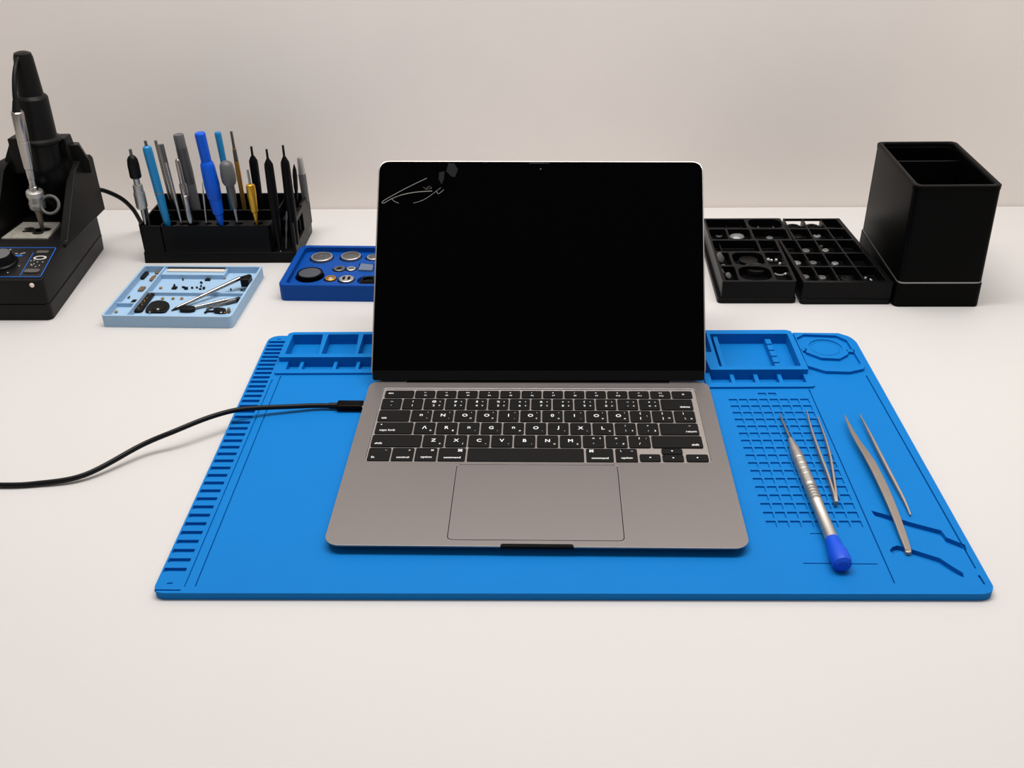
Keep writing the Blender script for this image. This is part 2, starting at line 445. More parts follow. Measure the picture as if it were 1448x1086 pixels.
krow(122.4, 139.1, zr, [[('shift', -14.4, -4.2, 3.2)]] + [[(c, 0, 0.4, 5.2), (d, 5.6, -4.4, 2.8)] for c, d in zip('ZXCVBNM', 'c/-,.oz')] + [[('<', 0, 4, 3.4), (',', 0, -3.4, 3.4), ('c', 5.6, 4, 2.8)], [('>', 0, 4, 3.4), ('.', 0, -3.4, 3.4), ('p', 5.6, -4, 2.8)], [('?', 0, 4, 3.4), ('/', 0, -3.4, 3.4), ("'", 5.6, 4, 2.8)]] + [[('shift', 14.4, -4.6, 3.2)]])
br = [(15.3, 33.3), (34.6, 52.2), (53.6, 71.0), (72.3, 94.3), (95.8, 189.8), (191.6, 213.4), (215.2, 232.6)]
krow(102.4, 120.4, br, [[('fn', -4.6, -4.4, 3.2), ('\u2013', 5, 5.4, 2.4)], [('^', 5, 5.4, 3), ('control', 0.6, -4.4, 3.1)], [('\u00d7', 4.8, 5.4, 4.6), ('option', 0.6, -4.4, 3.1)], [('\u2318', 6.4, 5.4, 4.2), ('command', 0.6, -4.4, 3.1)], [], [('\u2318', -6.6, 5.4, 4.2), ('command', 0, -4.4, 3.1)], [('\u2013', 4.6, 5.4, 3), ('\\', -4.4, 5.4, 3), ('option', 0, -4.4, 3.1)]])
keys += [(234.3, 103.4, 250.8, 113.0, [('\u2022', 0, 0, 4.6)]), (252.4, 113.6, 269.2, 121.0, [('\u2022', 0, 0, 4.6)]), (252.4, 103.4, 269.2, 112.4, [('\u2022', 0, 0, 4.6)]), (271.3, 103.4, 288.8, 113.0, [('\u2022', 0, 0, 4.6)])]
for a, y0, b, y1, leg in keys:
    mb = MB()
    zk = ZL + 0.0
    mb.prism(rr(a, y0, b, y1, 1.5, 3), ZL - 1.25, zk - .25)
    mb.prism(rr(a, y0, b, y1, 1.5, 3), zk - .25, zk, rr(a + .3, y0 + .3, b - .3, y1 - .3, 1.3, 3))
    cx, cy = (a + b) / 2, (y0 + y1) / 2
    for t, dx, dy, sz in leg:
        vs, fs = text_geo(t, sz * 1.12)
        if vs: mb.add([(v.x + cx + dx, v.y + cy + dy, zk + .06) for v in vs], fs, 1)
    obj('key', mb, ['key', 'legend'], KB)
# ---- lid, leaning back
TH = R(46.99)
LX = Matrix.Translation((0, 222.2, ZL)) @ Matrix(((1, 0, 0, 0), (0, math.cos(TH), -math.sin(TH), 0), (0, math.sin(TH), math.cos(TH), 0), (0, 0, 0, 1)))
def lidshell():
    mb = MB()
    a = [(0.6, 3.2), (301.8, 3.6), (305.2, 211.6), (0.2, 214.0)]
    def ring(i, w):
        q = [(a[0][0] + i, a[0][1] + i), (a[1][0] - i, a[1][1] + i), (a[2][0] - i, a[2][1] - i), (a[3][0] + i, a[3][1] - i)]
        return [LX @ Vector((p[0], p[1], w)) for p in rpoly(q, 11, 8)]
    mb.loft([ring(3.0, -4.2), ring(1.0, -3.6), ring(.1, -2.4), ring(0, -0.25), ring(.35, 0)])
    return mb
LIDO = obj('lid', lidshell(), 'lid', LP, sharp=50)
mb = MB(); mb.prism(rpoly([(1.8, 1.6), (300.6, 2.0), (304.2, 210.6), (1.3, 213.0)], 10.4, 8), 0.02, 0.35, xf=LX)
SG = obj('screen_glass', mb, 'glass', LIDO)
mb = MB(); mb.prism(rpoly([(2.4, 1.9), (300.2, 2.3), (300.6, 11.2), (2.2, 10.8)], 2.5, 4), 0.3, 0.55, xf=LX)
obj('lower_bezel', mb, 'bezel', LIDO, bevel=.1)
mb = MB()
def crack(pts, w=0.32):
    mb.tube([LX @ Vector((p[0], p[1], 0.38)) for p in pts], w, 6, 0, 4)
crack([(46.5, 196.0), (27, 186), (6.8, 174.0), (6.4, 171.3), (14.0, 175.7), (22.1, 179.1)]); crack([(22.1, 179.1), (30.9, 181.2), (40.8, 182.5), (51.8, 183.1)], .42)
crack([(13.9, 175.9), (16.2, 173.3), (20.7, 171.2)], .25); crack([(60.0, 186.5), (55.1, 182.5), (47.6, 176.7), (41.1, 173.2), (34.5, 171.2)], .22)
crack([(55.7, 183.1), (57.9, 180.4), (62.8, 184.5)], .26); crack([(43.4, 187.2), (46.2, 185.4), (48.4, 187.8), (51.2, 186.0), (45.1, 184.9)], .1)
tag(obj('crack_lines', mb, 'crack', LIDO), 'pale branching crack in the upper corner of the screen', None)
mb = MB()
mb.prism(ccw([(66.6, 211.2), (72.2, 210.5), (75.6, 204.6), (73.0, 197.0), (69.7, 197.6), (64.6, 202.9)]), 0.34, 0.42, xf=LX)
mb.prism(ccw([(58.0, 201.8), (62.9, 202.9), (62.6, 195.3), (60.5, 189.5), (57.6, 195.3)]), 0.34, 0.42, xf=LX)
obj('impact_marks', mb, 'smudge', LIDO)
mb = MB(); mb.lathe([(0, .7), (.1, .7)], LX @ Vector((153.4, 204.6, .34)), LX.to_3x3() @ Vector((0, 0, 1)), 12)
obj('camera_dot', mb, 'camdot', LIDO); mb = MB()
for i in range(9): mb.box(143 + i * 2.1, 210.2, .34, 144.3 + i * 2.1, 210.7, .42, xf=LX)
obj('sensor_mark', mb, 'camdot', LIDO); mb = MB()
for i in range(2): mb.box(99.6 + i * 2.4, 211.4, .34, 101 + i * 2.4, 211.9, .42, xf=LX)
obj('sensor_mark', mb, 'camdot', LIDO)
mb = MB(); mb.lathe([(0, 3.2), (236, 3.2)], (33.3, 225.4, 11.6), (1, 0, 0), 20)
obj('hinge', mb, 'gap', LP)

# ================================================================== cable
CB = thing('charging_cable', 'black charging cable curving over the desk and mat to the laptop', 'cable', (-24, 189.5, 6))
pts = [(-30, 189.4, 9.6), (-46, P(395, 573.5, 10.2).y, 10.2)]
for (cx, cy), z in zip(((900, 532), (700, 540), (560, 555), (400, 600), (200, 680), (0, 765)), (11.5, 14, 16.5, 17.5, 15.5, 10.5)):
    pts.append(tuple(P(200 + cx / 4.259, 450 + cy / 4.259, z)))
pts += [tuple(P(120, 671.5, 4.5)), tuple(P(50, 684, 2.4)), tuple(P(0, 686, 2.3)), tuple(P(-60, 684, 2.3))]
obj('cord', MB().tube(pts, 2.2, 14, 0, 8), 'rubber', CB)
obj('strain_relief', MB().tube([(-31.5, 189.4, 9.6), (-23, 189.5, 9.6)], 2.7, 16, 0, 1), 'rubber', CB, bevel=.3)
mb = MB()
def yz(x, i): return [Vector((x, 189.5 + a, 9.5 + b)) for a, b in rr(-5.6 + i, -3.0 + i, 5.6 - i, 3.0 - i, 2.2, 4)]
mb.loft([yz(-24.4, .9), yz(-23.6, 0), yz(-2.2, 0), yz(-1.6, .3)])
obj('plug', mb, 'plastic2', CB, sharp=50)
mb = MB(); mb.loft([[Vector((x, 189.5 + a, 9.5 + b)) for a, b in rr(-4.2, -1.2, 4.2, 1.2, 1.1, 4)] for x in (-1.8, 0.4)])
obj('plug_tip', mb, 'steel', CB)

# ================================================================== hand tools on the mat
def c2(x, y): return 1020 + x / 3.62, 570 + y / 3.62
t0 = P(*c2(298, 52), 8.0); t1 = P(*c2(624, 835), 13.0)
ax = t1 - t0; Ld = ax.length
SDR = thing('precision_screwdriver', 'silver precision screwdriver with a blue end cap lying on the mat', 'screwdriver', (t1.x, t1.y, 6))
def lf(parent, name, prof, m, n=24): return obj(name, MB().lathe([(f * Ld, r) for f, r in prof], t0, ax, n), m, parent, sharp=30)
lf(SDR, 'blade', [(0, .45), (.03, .8), (.1, 1.0), (.205, 1.5), (.21, 2.2)], 'steel')
lf(SDR, 'collar', [(.2, 1.7), (.215, 2.4), (.25, 3.0), (.255, 3.3), (.262, 3.6), (.30, 4.3), (.315, 4.5)], 'satin')
prof = [(.312, 4.4), (.318, 4.75)]
for f in (.36, .405, .44, .475): prof += [(f - .006, 4.75), (f - .003, 4.4), (f + .003, 4.4), (f + .006, 4.75)]
prof += [(.53, 4.75)]
lf(SDR, 'grip', prof, 'satin')
prof = [(.53, 4.75)]
for i in range(6): prof += [(.535 + i * .018, 4.2), (.541 + i * .018, 4.2), (.544 + i * .018, 4.9), (.551 + i * .018, 4.9)]
prof += [(.645, 4.5), (.86, 4.6)]
lf(SDR, 'barrel', prof, 'satin')
lf(SDR, 'end_cap', [(.855, 4.7), (.86, 5.1), (.91, 6.0), (.93, 6.9), (.975, 7.1), (.992, 6.3), (1.0, 4.0)], 'capblue', 28)

def ribbon(pts, ws, hs, tilt=0.0):
    """a tapering strip of metal following pts; ws widths across, hs heights"""
    mb = MB(); pts = [Vector(p) for p in pts]; n = len(pts); P2 = []; W2 = []; H2 = []
    for i in range(n - 1):
        a, b, c, e = pts[max(i - 1, 0)], pts[i], pts[i + 1], pts[min(i + 2, n - 1)]
        for k in range(6):
            t = k / 6
            P2.append(0.5 * (2 * b + (c - a) * t + (2 * a - 5 * b + 4 * c - e) * t * t + (3 * b - a - 3 * c + e) * t ** 3))
            W2.append(ws[i] + (ws[i + 1] - ws[i]) * t); H2.append(hs[i] + (hs[i + 1] - hs[i]) * t)
    P2.append(pts[-1]); W2.append(ws[-1]); H2.append(hs[-1]); rings = []
    for i, p in enumerate(P2):
        d = (P2[min(i + 1, len(P2) - 1)] - P2[max(i - 1, 0)]).normalized()
        s_ = d.cross(Vector((0, 0, 1))).normalized(); u_ = s_.cross(d)
        s2 = s_ * math.cos(tilt) + u_ * math.sin(tilt); u2 = u_ * math.cos(tilt) - s_ * math.sin(tilt)
        w, h = W2[i] / 2, H2[i] / 2
        rings.append([p - s2 * w - u2 * h, p + s2 * w - u2 * h, p + s2 * w + u2 * h, p - s2 * w + u2 * h])
    return mb.loft(rings)
def q2(x, y, z): return P(*c2(x, y), z)
a = q2(588, 502, 8.5)
TW = thing('fine_tweezers', 'small slim steel tweezers resting on the moulded screw grid', 'tweezers', (a.x, a.y, 6))
obj('arm', ribbon([q2(437, 40, 9), q2(462, 140, 9), q2(500, 255, 9), q2(545, 375, 8.8), q2(584, 500, 8.5)], [.7, 1.3, 1.7, 1.7, 1.6], [1.2, 3, 4.4, 4.6, 4.6]), 'steel_dark', TW, bevel=.2)
obj('arm', ribbon([q2(490, 65, 9), q2(527, 170, 9), q2(556, 275, 9), q2(574, 385, 8.8), q2(589, 497, 8.5)], [.7, 1.2, 1.6, 1.6, 1.6], [1.2, 3, 4.4, 4.6, 4.6]), 'steel_dark', TW, bevel=.2)
obj('joint', ribbon([q2(583, 488, 8.5), q2(588, 515, 8.4)], [3.2, 2.6], [5, 4.4]), 'steel_dark', TW, bevel=.4)
a = q2(950, 745, 9)
TB = thing('broad_tweezers', 'large flat pointed steel tweezers beside the moulded tool rest', 'tweezers', (a.x, a.y, 6))
obj('arm', ribbon([q2(631, 62, 12), q2(680, 165, 12.2), q2(765, 300, 12), q2(835, 440, 11.4), q2(890, 570, 10.4), q2(936, 695, 9.2), q2(957, 757, 8.6)], [.8, 4.2, 7.6, 7.6, 6.6, 5.6, 4.2], [1.2, 1.4, 1.6, 1.6, 1.6, 1.6, 1.6], R(14)), 'steel_dark', TB, bevel=.3)
obj('arm', ribbon([q2(708, 58, 10), q2(760, 160, 10), q2(815, 270, 9.6), q2(880, 395, 8.8), q2(935, 500, 8), q2(968, 574, 7.4)], [.8, 1.8, 2.2, 2.2, 1.8, 1.0], [1.2, 3, 3.4, 3.4, 2.8, 1.6]), 'steel_dark', TB, bevel=.25)
b = q2(957, 757, 8.6)
obj('joint', MB().lathe([(0, 2.2), (2.6, 2.4), (3.2, 1.8)], (b.x, b.y, 6.0), (0, 0, 1), 18), 'steel_dark', TB, bevel=.2)

# ================================================================== organiser tub on the right
HB = thing('desk_organiser', 'tall glossy black two-part desk organiser on a plinth', 'organiser', (561, 465, 0))
def tub(x0, y0, x1, y1, r=6): return rr(x0, y0, x1, y1, r, 5)
mb = MB().prism(tub(518.6, 397, 606.6, 543), 0, 26.6, tub(519, 397, 605.8, 543))
obj('plinth', mb, 'plastic2', HB, bevel=.8)
obj('seam_strip', MB().prism(tub(519.6, 397.6, 605.2, 541), 26.4, 28.0), 'seam', HB)
mb = MB()
bo0, bo1 = tub(519.6, 397.8, 605.2, 541), tub(516.2, 395.5, 600.4, 531)
n = len(bo0)
mb.loft([[Vector((p[0], p[1], 28)) for p in bo0], [Vector((p[0], p[1], 127)) for p in bo1]], cap=False)
mb.add([(p[0], p[1], 28) for p in bo0], [list(range(n))[::-1]])
mb.plate(bo1, 126.9, 127, [(rr(521, 401, 595.8, 526, 5, 5), 40)], bottom=False)
obj('body', mb, 'plastic2', HB, sharp=30)
mb = MB(); a1, a2 = tub(515.6, 394.9, 601.0, 531.6, 7), tub(521.4, 400.4, 595.4, 526.6, 5)
n = len(a1)
mb.loft([[Vector((p[0], p[1], 127.6)) for p in a1], [Vector((p[0], p[1], 131.6)) for p in a1], [Vector((p[0], p[1], 132)) for p in tub(516.2, 395.5, 600.4, 531.0, 6.6)], [Vector((p[0], p[1], 132)) for p in tub(520.6, 399.6, 596.2, 527.4, 5.4)], [Vector((p[0], p[1], 131.2)) for p in a2], [Vector((p[0], p[1], 127.6)) for p in a2], [Vector((p[0], p[1], 127.6)) for p in a1]], cap=False)
obj('rim', mb, 'plastic2', HB, sharp=50)
obj('divider', MB().box(521.2, 496, 40, 595.6, 498.5, 122), 'plastic', HB, bevel=.4)
mb = MB()
def door(i, w):
    p = rr(536 + i, 0, 592.6 - i, 23.5 - i, (0.01, 0.01, 4, 4), 4)
    # front face leans back slightly with height
    return [Vector((a, 398.35 - b * (2.9 / 99) - w, 28.2 + b)) for a, b in p]
mb.loft([door(0, -.4), door(0, .02), door(.5, .02)], cap=False); n = len(door(0, 0))
mb.add(door(.5, .02), []); obj('drawer_outline', mb, 'gap', HB)
mb = MB().loft([door(.55, -.3), door(.55, .12), door(.8, .16)])
obj('drawer', mb, 'plastic2', HB)

# ================================================================== divided black parts trays
ZT = 15.0                      # height of the cell floors
def lerp_rail(x_rear, x_front):
    return lambda y: x_rear + (x_front - x_rear) * (546 - y) / (546 - 407)
TLo = [(342, 406), (419, 406), (419, 512.6), (436, 512.6), (434.6, 578), (344, 578)]
TL = thing('parts_tray', 'black divided parts tray with round-cornered cells beside the laptop', 'tray', (380, 480, 0))
mb = MB().prism(rpoly([(338.6, 405), (420.6, 405), (421.5, 512), (421.5, 577), (341, 577)], 5), 0, 5.4)
obj('tray_foot', mb, 'plastic', TL, bevel=.6)
cells = [rr(346, 548.5, 391, 574.5, 2), rr(394.6, 548.5, 432.5, 574.5, 9), rr(346, 516.6, 364.8, 545, 2), rr(367, 516.6, 392, 545, 2), rr(394.8, 516.6, 433.4, 545, 3),
         rr(345.4, 483, 394.2, 512.6, 2), rr(396.6, 483, 415.6, 512.6, 2), rr(345.4, 447.2, 358.6, 479.6, 2), rr(361.4, 447.2, 394.6, 479.6, 9), rr(397.6, 447.2, 415.8, 479.6, 3),
         rr(345.6, 409.6, 359.6, 443.6, 2), rr(362.2, 409.6, 395.8, 443.6, 12), rr(398.6, 409.6, 415.8, 443.6, 3)]
obj('tray_body', MB().plate(rpoly(TLo, 3), 5.4, 25, [(ccw(c), ZT) for c in cells]), 'plastic', TL, bevel=.35, sharp=30)
mb = MB(); mb.box(353, 484, ZT, 354.2, 511.6, 22)
obj('card_divider', mb, 'plastic', TL)
TRt = thing('parts_tray', 'black divided parts tray of small square cells beside the desk organiser', 'tray', (470, 480, 0))
v2, v1, v3, vr, vl = lerp_rail(438, 443.6), lerp_rail(459.8, 462.8), lerp_rail(481.6, 489), lerp_rail(502, 512.6), lerp_rail(420, 428.6)
def cell(f, g, y0, y1, i=1.0): return rpoly([(f(y0) + i, y0), (g(y0) - i, y0), (g(y1) - i, y1), (f(y1) + i, y1)], 1.0, 2)
cells = []; CE = {}
for j, (y0, y1) in enumerate(((548, 574), (515.8, 544.8), (479.2, 512.4), (444.4, 476.6), (408.4, 441.6))):
    cols = [(v2, v1), (v1, v3), (v3, vr)] if j < 2 else [(vl, v2), (v2, v1), (v1, v3), (v3, vr)]
    for i, (f, g) in enumerate(cols):
        CE[(j, i)] = (f((y0 + y1) / 2) / 2 + g((y0 + y1) / 2) / 2, (y0 + y1) / 2)
        if j == 0 and i < 2: continue
        cells.append((ccw(cell(f, g, y0, y1)), ZT))
xa, xb = v2(548) + 1, v1(548) - 1; xc, xd = v1(548) + 1, v3(548) - 1
out = [(425, 404), (517, 404), (507.4, 524), (503.4, 577), (xd, 577), (xd, 548), (xc, 548), (xc, 577), (xb, 577), (xb, 548), (xa, 548), (xa - .2, 577), (437.2, 577), (437.2, 513.4), (420.4, 513.4)]
obj('tray_body', MB().plate(ccw(out), 5.4, 25, cells), 'plastic', TRt, bevel=.35, sharp=30)
mb = MB(); mb.box(xa - .4, 574.6, 22.2, xb + .4, 576.8, 25); mb.box(xc - .4, 574.6, 22.2, xd + .4, 576.8, 25)
mb.box(xa - .4, 547.5, 5.4, xd + .4, 577, ZT)
obj('rear_bar', mb, 'plastic', TRt, bevel=.3)
obj('tray_foot', MB().prism(rpoly([(424.4, 402.6), (518, 402.6), (504.6, 578), (438, 578), (423, 512)], 4), 0, 5.4), 'plastic', TRt, bevel=.6)

def small(name, mb, m, at, label, cat, group=None, **kw): return tag(obj(name, mb, m, origin=at, **kw), label, cat, group)
D_ = lambda x, y: P(990 + x / 8.043, 300 + y / 8.043, ZT + 1.5)   # spots of the two close-ups of the cell trays
E_ = lambda x, y: P(1110 + x / 7.756, 300 + y / 7.756, ZT + 1.5)
def ring(name, c, Rm, r, m, label, group=None): return small(name, MB().torus((c.x, c.y, ZT + r), (0, 0, 1), Rm, r), m, (c.x, c.y, ZT), label, 'ring', group)
def turned(name, c, prof, m, label, cat, group=None, n=24, z=None):
    z = ZT if z is None else z
    return small(name, MB().lathe(prof, (c.x, c.y, z), (0, 0, 1), n), m, (c.x, c.y, z), label, cat, group, sharp=30)
ring('rubber_ring', D_(750, 172) + Vector((0, 2, 0)), 9.0, 0.7, 'disc', 'thin grey-edged ring in the rear round-cornered cell of the parts tray')
ring('rubber_ring', D_(385, 172) + Vector((0, 2, 0)), 9.0, 1.0, 'casing', 'wide black ring in the long rear cell nearest the laptop')
T = thing('camera_lens', 'small dark round lens in the cell beside the glass lens', 'lens', (D_(215, 268).x, D_(215, 268).y, ZT))
c = D_(215, 268); obj('barrel', MB().lathe([(0, 6), (2, 6), (2.6, 5.2), (2.2, 3.6), (2.2, 0)], (c.x, c.y, ZT), (0, 0, 1), 24), 'rubber', T, sharp=30)
obj('glint_ring', MB().torus((c.x, c.y, ZT + 2.3), (0, 0, 1), 3.4, .5, 24, 6), 'satin', T)
turned('glass_lens', D_(415, 268), [(0, 8.6), (1.2, 9), (3.2, 7), (4.4, 4), (4.8, 0)], 'clear', 'pale grey domed glass lens in the second row of the parts tray', 'lens', n=28)
turned('black_stopper', D_(790, 294), [(0, 4), (2, 4), (2.6, 3)], 'grey', 'little dark stopper in the empty-looking wide cell of the second row', 'stopper')
def leaning(x, y, r, nrm, label):
    c = D_(x, y); z = ZT + r * .8
    small('felt_disc', MB().lathe([(0, r), (1.6, r), (2.0, r - .6)], (c.x, c.y, z), nrm, 24), 'disc', (c.x, c.y, ZT), label, 'disc', 'grey felt discs')
leaning(222, 548, 6.0, (.7, -.6, .5), 'grey felt disc leaning in the narrow cell of the fourth row')
leaning(262, 680, 5.6, (.75, -.5, .5), 'grey felt disc leaning in the narrow front cell, behind a smaller one')
leaning(314, 738, 3.6, (.6, -.6, .6), 'smallest grey disc, in the front corner cell of the parts tray')
turned('spool', D_(545, 578), [(0, 11.4), (1.4, 11.4), (1.8, 7), (4, 7), (4.4, 10), (5.4, 10), (5.6, 4)], 'casing', 'black flanged spool in the round cell behind the front one', 'spool', n=32)
turned('spool', D_(630, 668), [(0, 12.4), (4, 12.6), (6, 12.2), (6.4, 11), (6.4, 9), (5.6, 8), (5.6, 0)], 'casing', 'black round spool filling the large front cell', 'spool', n=32)
for x, y, r, lb in ((790, 512, 2.0, 'rearmost bright bead of the cluster in the fourth row'), (773, 546, 2.0, 'bright bead at the laptop side of the bead cluster'), (812, 548, 1.5, 'smallest bright bead in the middle of the bead cluster'), (865, 548, 1.8, 'bright bead at the organiser side of the bead cluster'), (908, 588, 1.7, 'frontmost bright bead of the cluster in the fourth row')):
    turned('bead', D_(x, y), [(0, r * .5), (r * .4, r * .95), (r, r), (r * 1.6, r * .9), (r * 2, .3)], 'bead', lb, 'bead', 'bright beads in the parts tray', 14)
c = D_(905, 690)
T = thing('bead_ring', 'clear ring with three bright beads in the front corner cell', 'ring', (c.x, c.y, ZT))
obj('ring', MB().torus((c.x, c.y, ZT + 1.2), (0, 0, 1), 5.4, 1.2), 'clear', T)
for x, y in ((862, 686), (925, 664), (970, 710)):
    e = D_(x, y); obj('bead', MB().lathe([(0, .6), (.6, 1.5), (1.5, 1.7), (2.4, 1.4), (3, .4)], (e.x, e.y, ZT + .8), (0, 0, 1), 12), 'bead', T)
turned('bead', D_(430, 764), [(0, .8), (.8, 2), (2, 2.2), (3.2, 2), (4, .4)], 'bead', 'lone bright bead by the front edge of the parts tray', 'bead', n=14)
# contents of the square-celled tray
def capp(r, h): return [(0, r), (h * .8, r), (h, r * .8), (h, r * .5), (h * .7, r * .4), (h * .7, 0)]
for x, y, r, h, m, nm, lb in (
    (92, 168, 8.2, 3.5, 'plastic2', 'black_stopper', 'black round stopper in the rear white-backed cell next to the ring'),
    (300, 168, 8.2, 3.5, 'plastic2', 'black_stopper', 'black round stopper in the middle cell of the rear row'),
    (142, 272, 5.0, 3, 'casing', 'black_stopper', 'dark grey stopper in the second row of the square-celled tray'),
    (350, 266, 4.4, 3, 'clear', 'clear_stopper', 'clear stopper in the second row, middle cell'),
    (226, 428, 4.6, 3, 'disc', 'clear_stopper', 'grey stopper by the front wall of the third-row second cell'),
    (388, 372, 3.8, 4, 'disc', 'clear_stopper', 'grey stopper behind the silver ring in the third row'),
    (126, 562, 4.8, 3, 'clear', 'clear_stopper', 'clear stopper in the fourth-row cell nearest the neighbouring tray'),
    (306, 560, 4.2, 3, 'disc', 'clear_stopper', 'grey stopper in the second cell of the fourth row'),
    (548, 568, 3.8, 3, 'clear', 'clear_stopper', 'clear stopper in the third cell of the fourth row'),
    (216, 714, 4.6, 3, 'disc', 'clear_stopper', 'grey stopper in the front cell nearest the neighbouring tray'),
    (402, 722, 4.6, 3, 'disc', 'clear_stopper', 'grey stopper in the second front cell of the square-celled tray'),
    (672, 728, 6.0, 2.5, 'casing', 'black_stopper', 'wide dark stopper in the third front cell of the square-celled tray')):
    turned(nm, E_(x, y), capp(r, h), m, lb, 'stopper', 'stoppers in the square-celled tray', 20)
ring('steel_ring', E_(444, 418), 2.9, 1.1, 'satin', 'small silver ring in the third row of the square-celled tray')
turned('bead', E_(884, 722), [(0, .6), (.6, 1.4), (1.4, 1.5), (2.4, 1.2), (2.8, .3)], 'bead', 'tiny bright bead in the front cell nearest the organiser', 'bead', n=12)
a, b = E_(935, 728), E_(956, 746)
small('pin', MB().tube([(a.x, a.y, ZT + .8), (b.x, b.y, ZT + .8)], .8, 8, 0, 1), 'bead', (a.x, a.y, ZT), 'short bright pin in the front cell nearest the organiser', 'pin')

# ================================================================== light blue tray
LB = thing('shallow_tray', 'light blue shallow tray of phone parts in front of the tool rack', 'tray', (-297.2, 352.6, 0), R(-1.3))
LBM = PM[LB.name]
def lbl(px, py, z):            # photo position to tray-local coordinates
    return LBM.inverted() @ P(px, py, z)
TWd, TDp = 135.6, 122.0
mb = MB().plate(rr(0, 0, TWd, TDp, (3, 5, 2, 2)), 0, 13.5, [(rr(2.2, 2.2, TWd - 2.4, TDp - 2.2, (2, 4, 2, 2)), 5.2)])
obj('tray_body', mb, 'ltray', LB, local=True, bevel=.5, sharp=30)
mb = MB().box(23.6, 2, 2, 25.6, TDp - 2, 12.6); obj('long_divider', mb, 'ltray', LB, local=True, bevel=.4)
mb = MB().box(25.5, 62.4, 2, TWd - 2.2, 64.4, 9.2); obj('cross_divider', mb, 'ltray', LB, local=True, bevel=.4)
mb = MB().box(2, 35, 2, 23.7, 37, 10); obj('short_divider', mb, 'ltray', LB, local=True, bevel=.4)
mb = MB().box(25.5, 104, 2, 96.5, TDp - 2, 10.6); obj('rear_shelf', mb, 'ltray', LB, local=True, bevel=.4)
A_ = lambda x, y: (140 + x / 10.34, 365 + y / 10.34)
B_ = lambda x, y: (240 + x / 10.34, 365 + y / 10.34)
def flat(name, corners, z, h, m, label, cat, group=None, r=1.0, bev=.2):
    """a small flat part whose outline is given by photo positions on the plane at height z"""
    pl = [P(px, py, z) for px, py in corners]
    pl = rpoly([(p.x, p.y) for p in pl], r, 3); cx = sum(p[0] for p in pl) / len(pl); cy = sum(p[1] for p in pl) / len(pl)
    return small(name, MB().prism(pl, z, z + h), m, (cx, cy, z), label, cat, group, bevel=bev)
Z0 = 5.2
flat('flex_connector', [A_(590, 312), A_(685, 225), A_(742, 228), A_(650, 325)], Z0, 3, 'rubber', 'black flat connector with a rounded end in the narrow compartment', 'connector', r=3)
flat('brown_chip', [A_(815, 240), A_(865, 188), A_(930, 190), A_(880, 242)], Z0, 2, 'brown', 'brown chip at the rear corner of the narrow compartment', 'chip', 'brown chips')
flat('brown_chip', [A_(735, 340), A_(785, 282), A_(840, 266), A_(838, 296), A_(785, 346)], Z0, 2, 'brown', 'brown chip between the other two, against the long divider', 'chip', 'brown chips')
flat('brown_chip', [A_(565, 495), A_(615, 435), A_(690, 435), A_(640, 492)], Z0, 2, 'brown', 'brown chip nearest the short divider of the light blue tray', 'chip', 'brown chips')
flat('green_sliver', [A_(415, 592), A_(425, 580), A_(455, 560), A_(460, 572), A_(440, 596)], Z0, 1.2, mat('dark_green', (56, 72, 40), .5), 'thin dark green sliver behind the short divider', 'chip', r=.3)
flat('black_card', [A_(450, 665), A_(500, 615), A_(560, 612), A_(530, 662)], Z0, 1.0, 'rubber', 'thin black card in front of the short divider', 'card')
flat('blue_tab', [A_(405, 697), A_(412, 684), A_(470, 684), A_(462, 697)], Z0, 1.2, 'ltray', 'small pale blue tab before the black card', 'tab')
def screw(px, py, z, label):
    p = P(px, py, z)
    mb = MB().lathe([(0, 1.1), (.9, 1.1), (.9, 1.7), (1.7, 1.7), (1.9, 1.2), (1.5, .9), (1.5, 0)], p, (0, 0, 1), 14)
    small('brass_screw', mb, 'brass', tuple(p), label, 'screw', 'brass screws in the light blue tray', sharp=30)
for (px, py), lb in ((A_(255, 798), 'brass screw in the front corner of the light blue tray'), (A_(905, 448), 'brass screw at the corner beside the cross divider'), (A_(932, 604), 'first of three brass screws along the cross divider, nearest the black bar'), (A_(1085, 602), 'middle of the three brass screws along the cross divider'), (A_(1212, 602), 'third brass screw along the cross divider, nearest the steel rod'), (B_(800, 304), 'coppery screw lying behind the black rubber tool head'), (A_(350, 588), 'brass screw against the tray wall behind the short divider')):
    screw(px, py, Z0, lb)
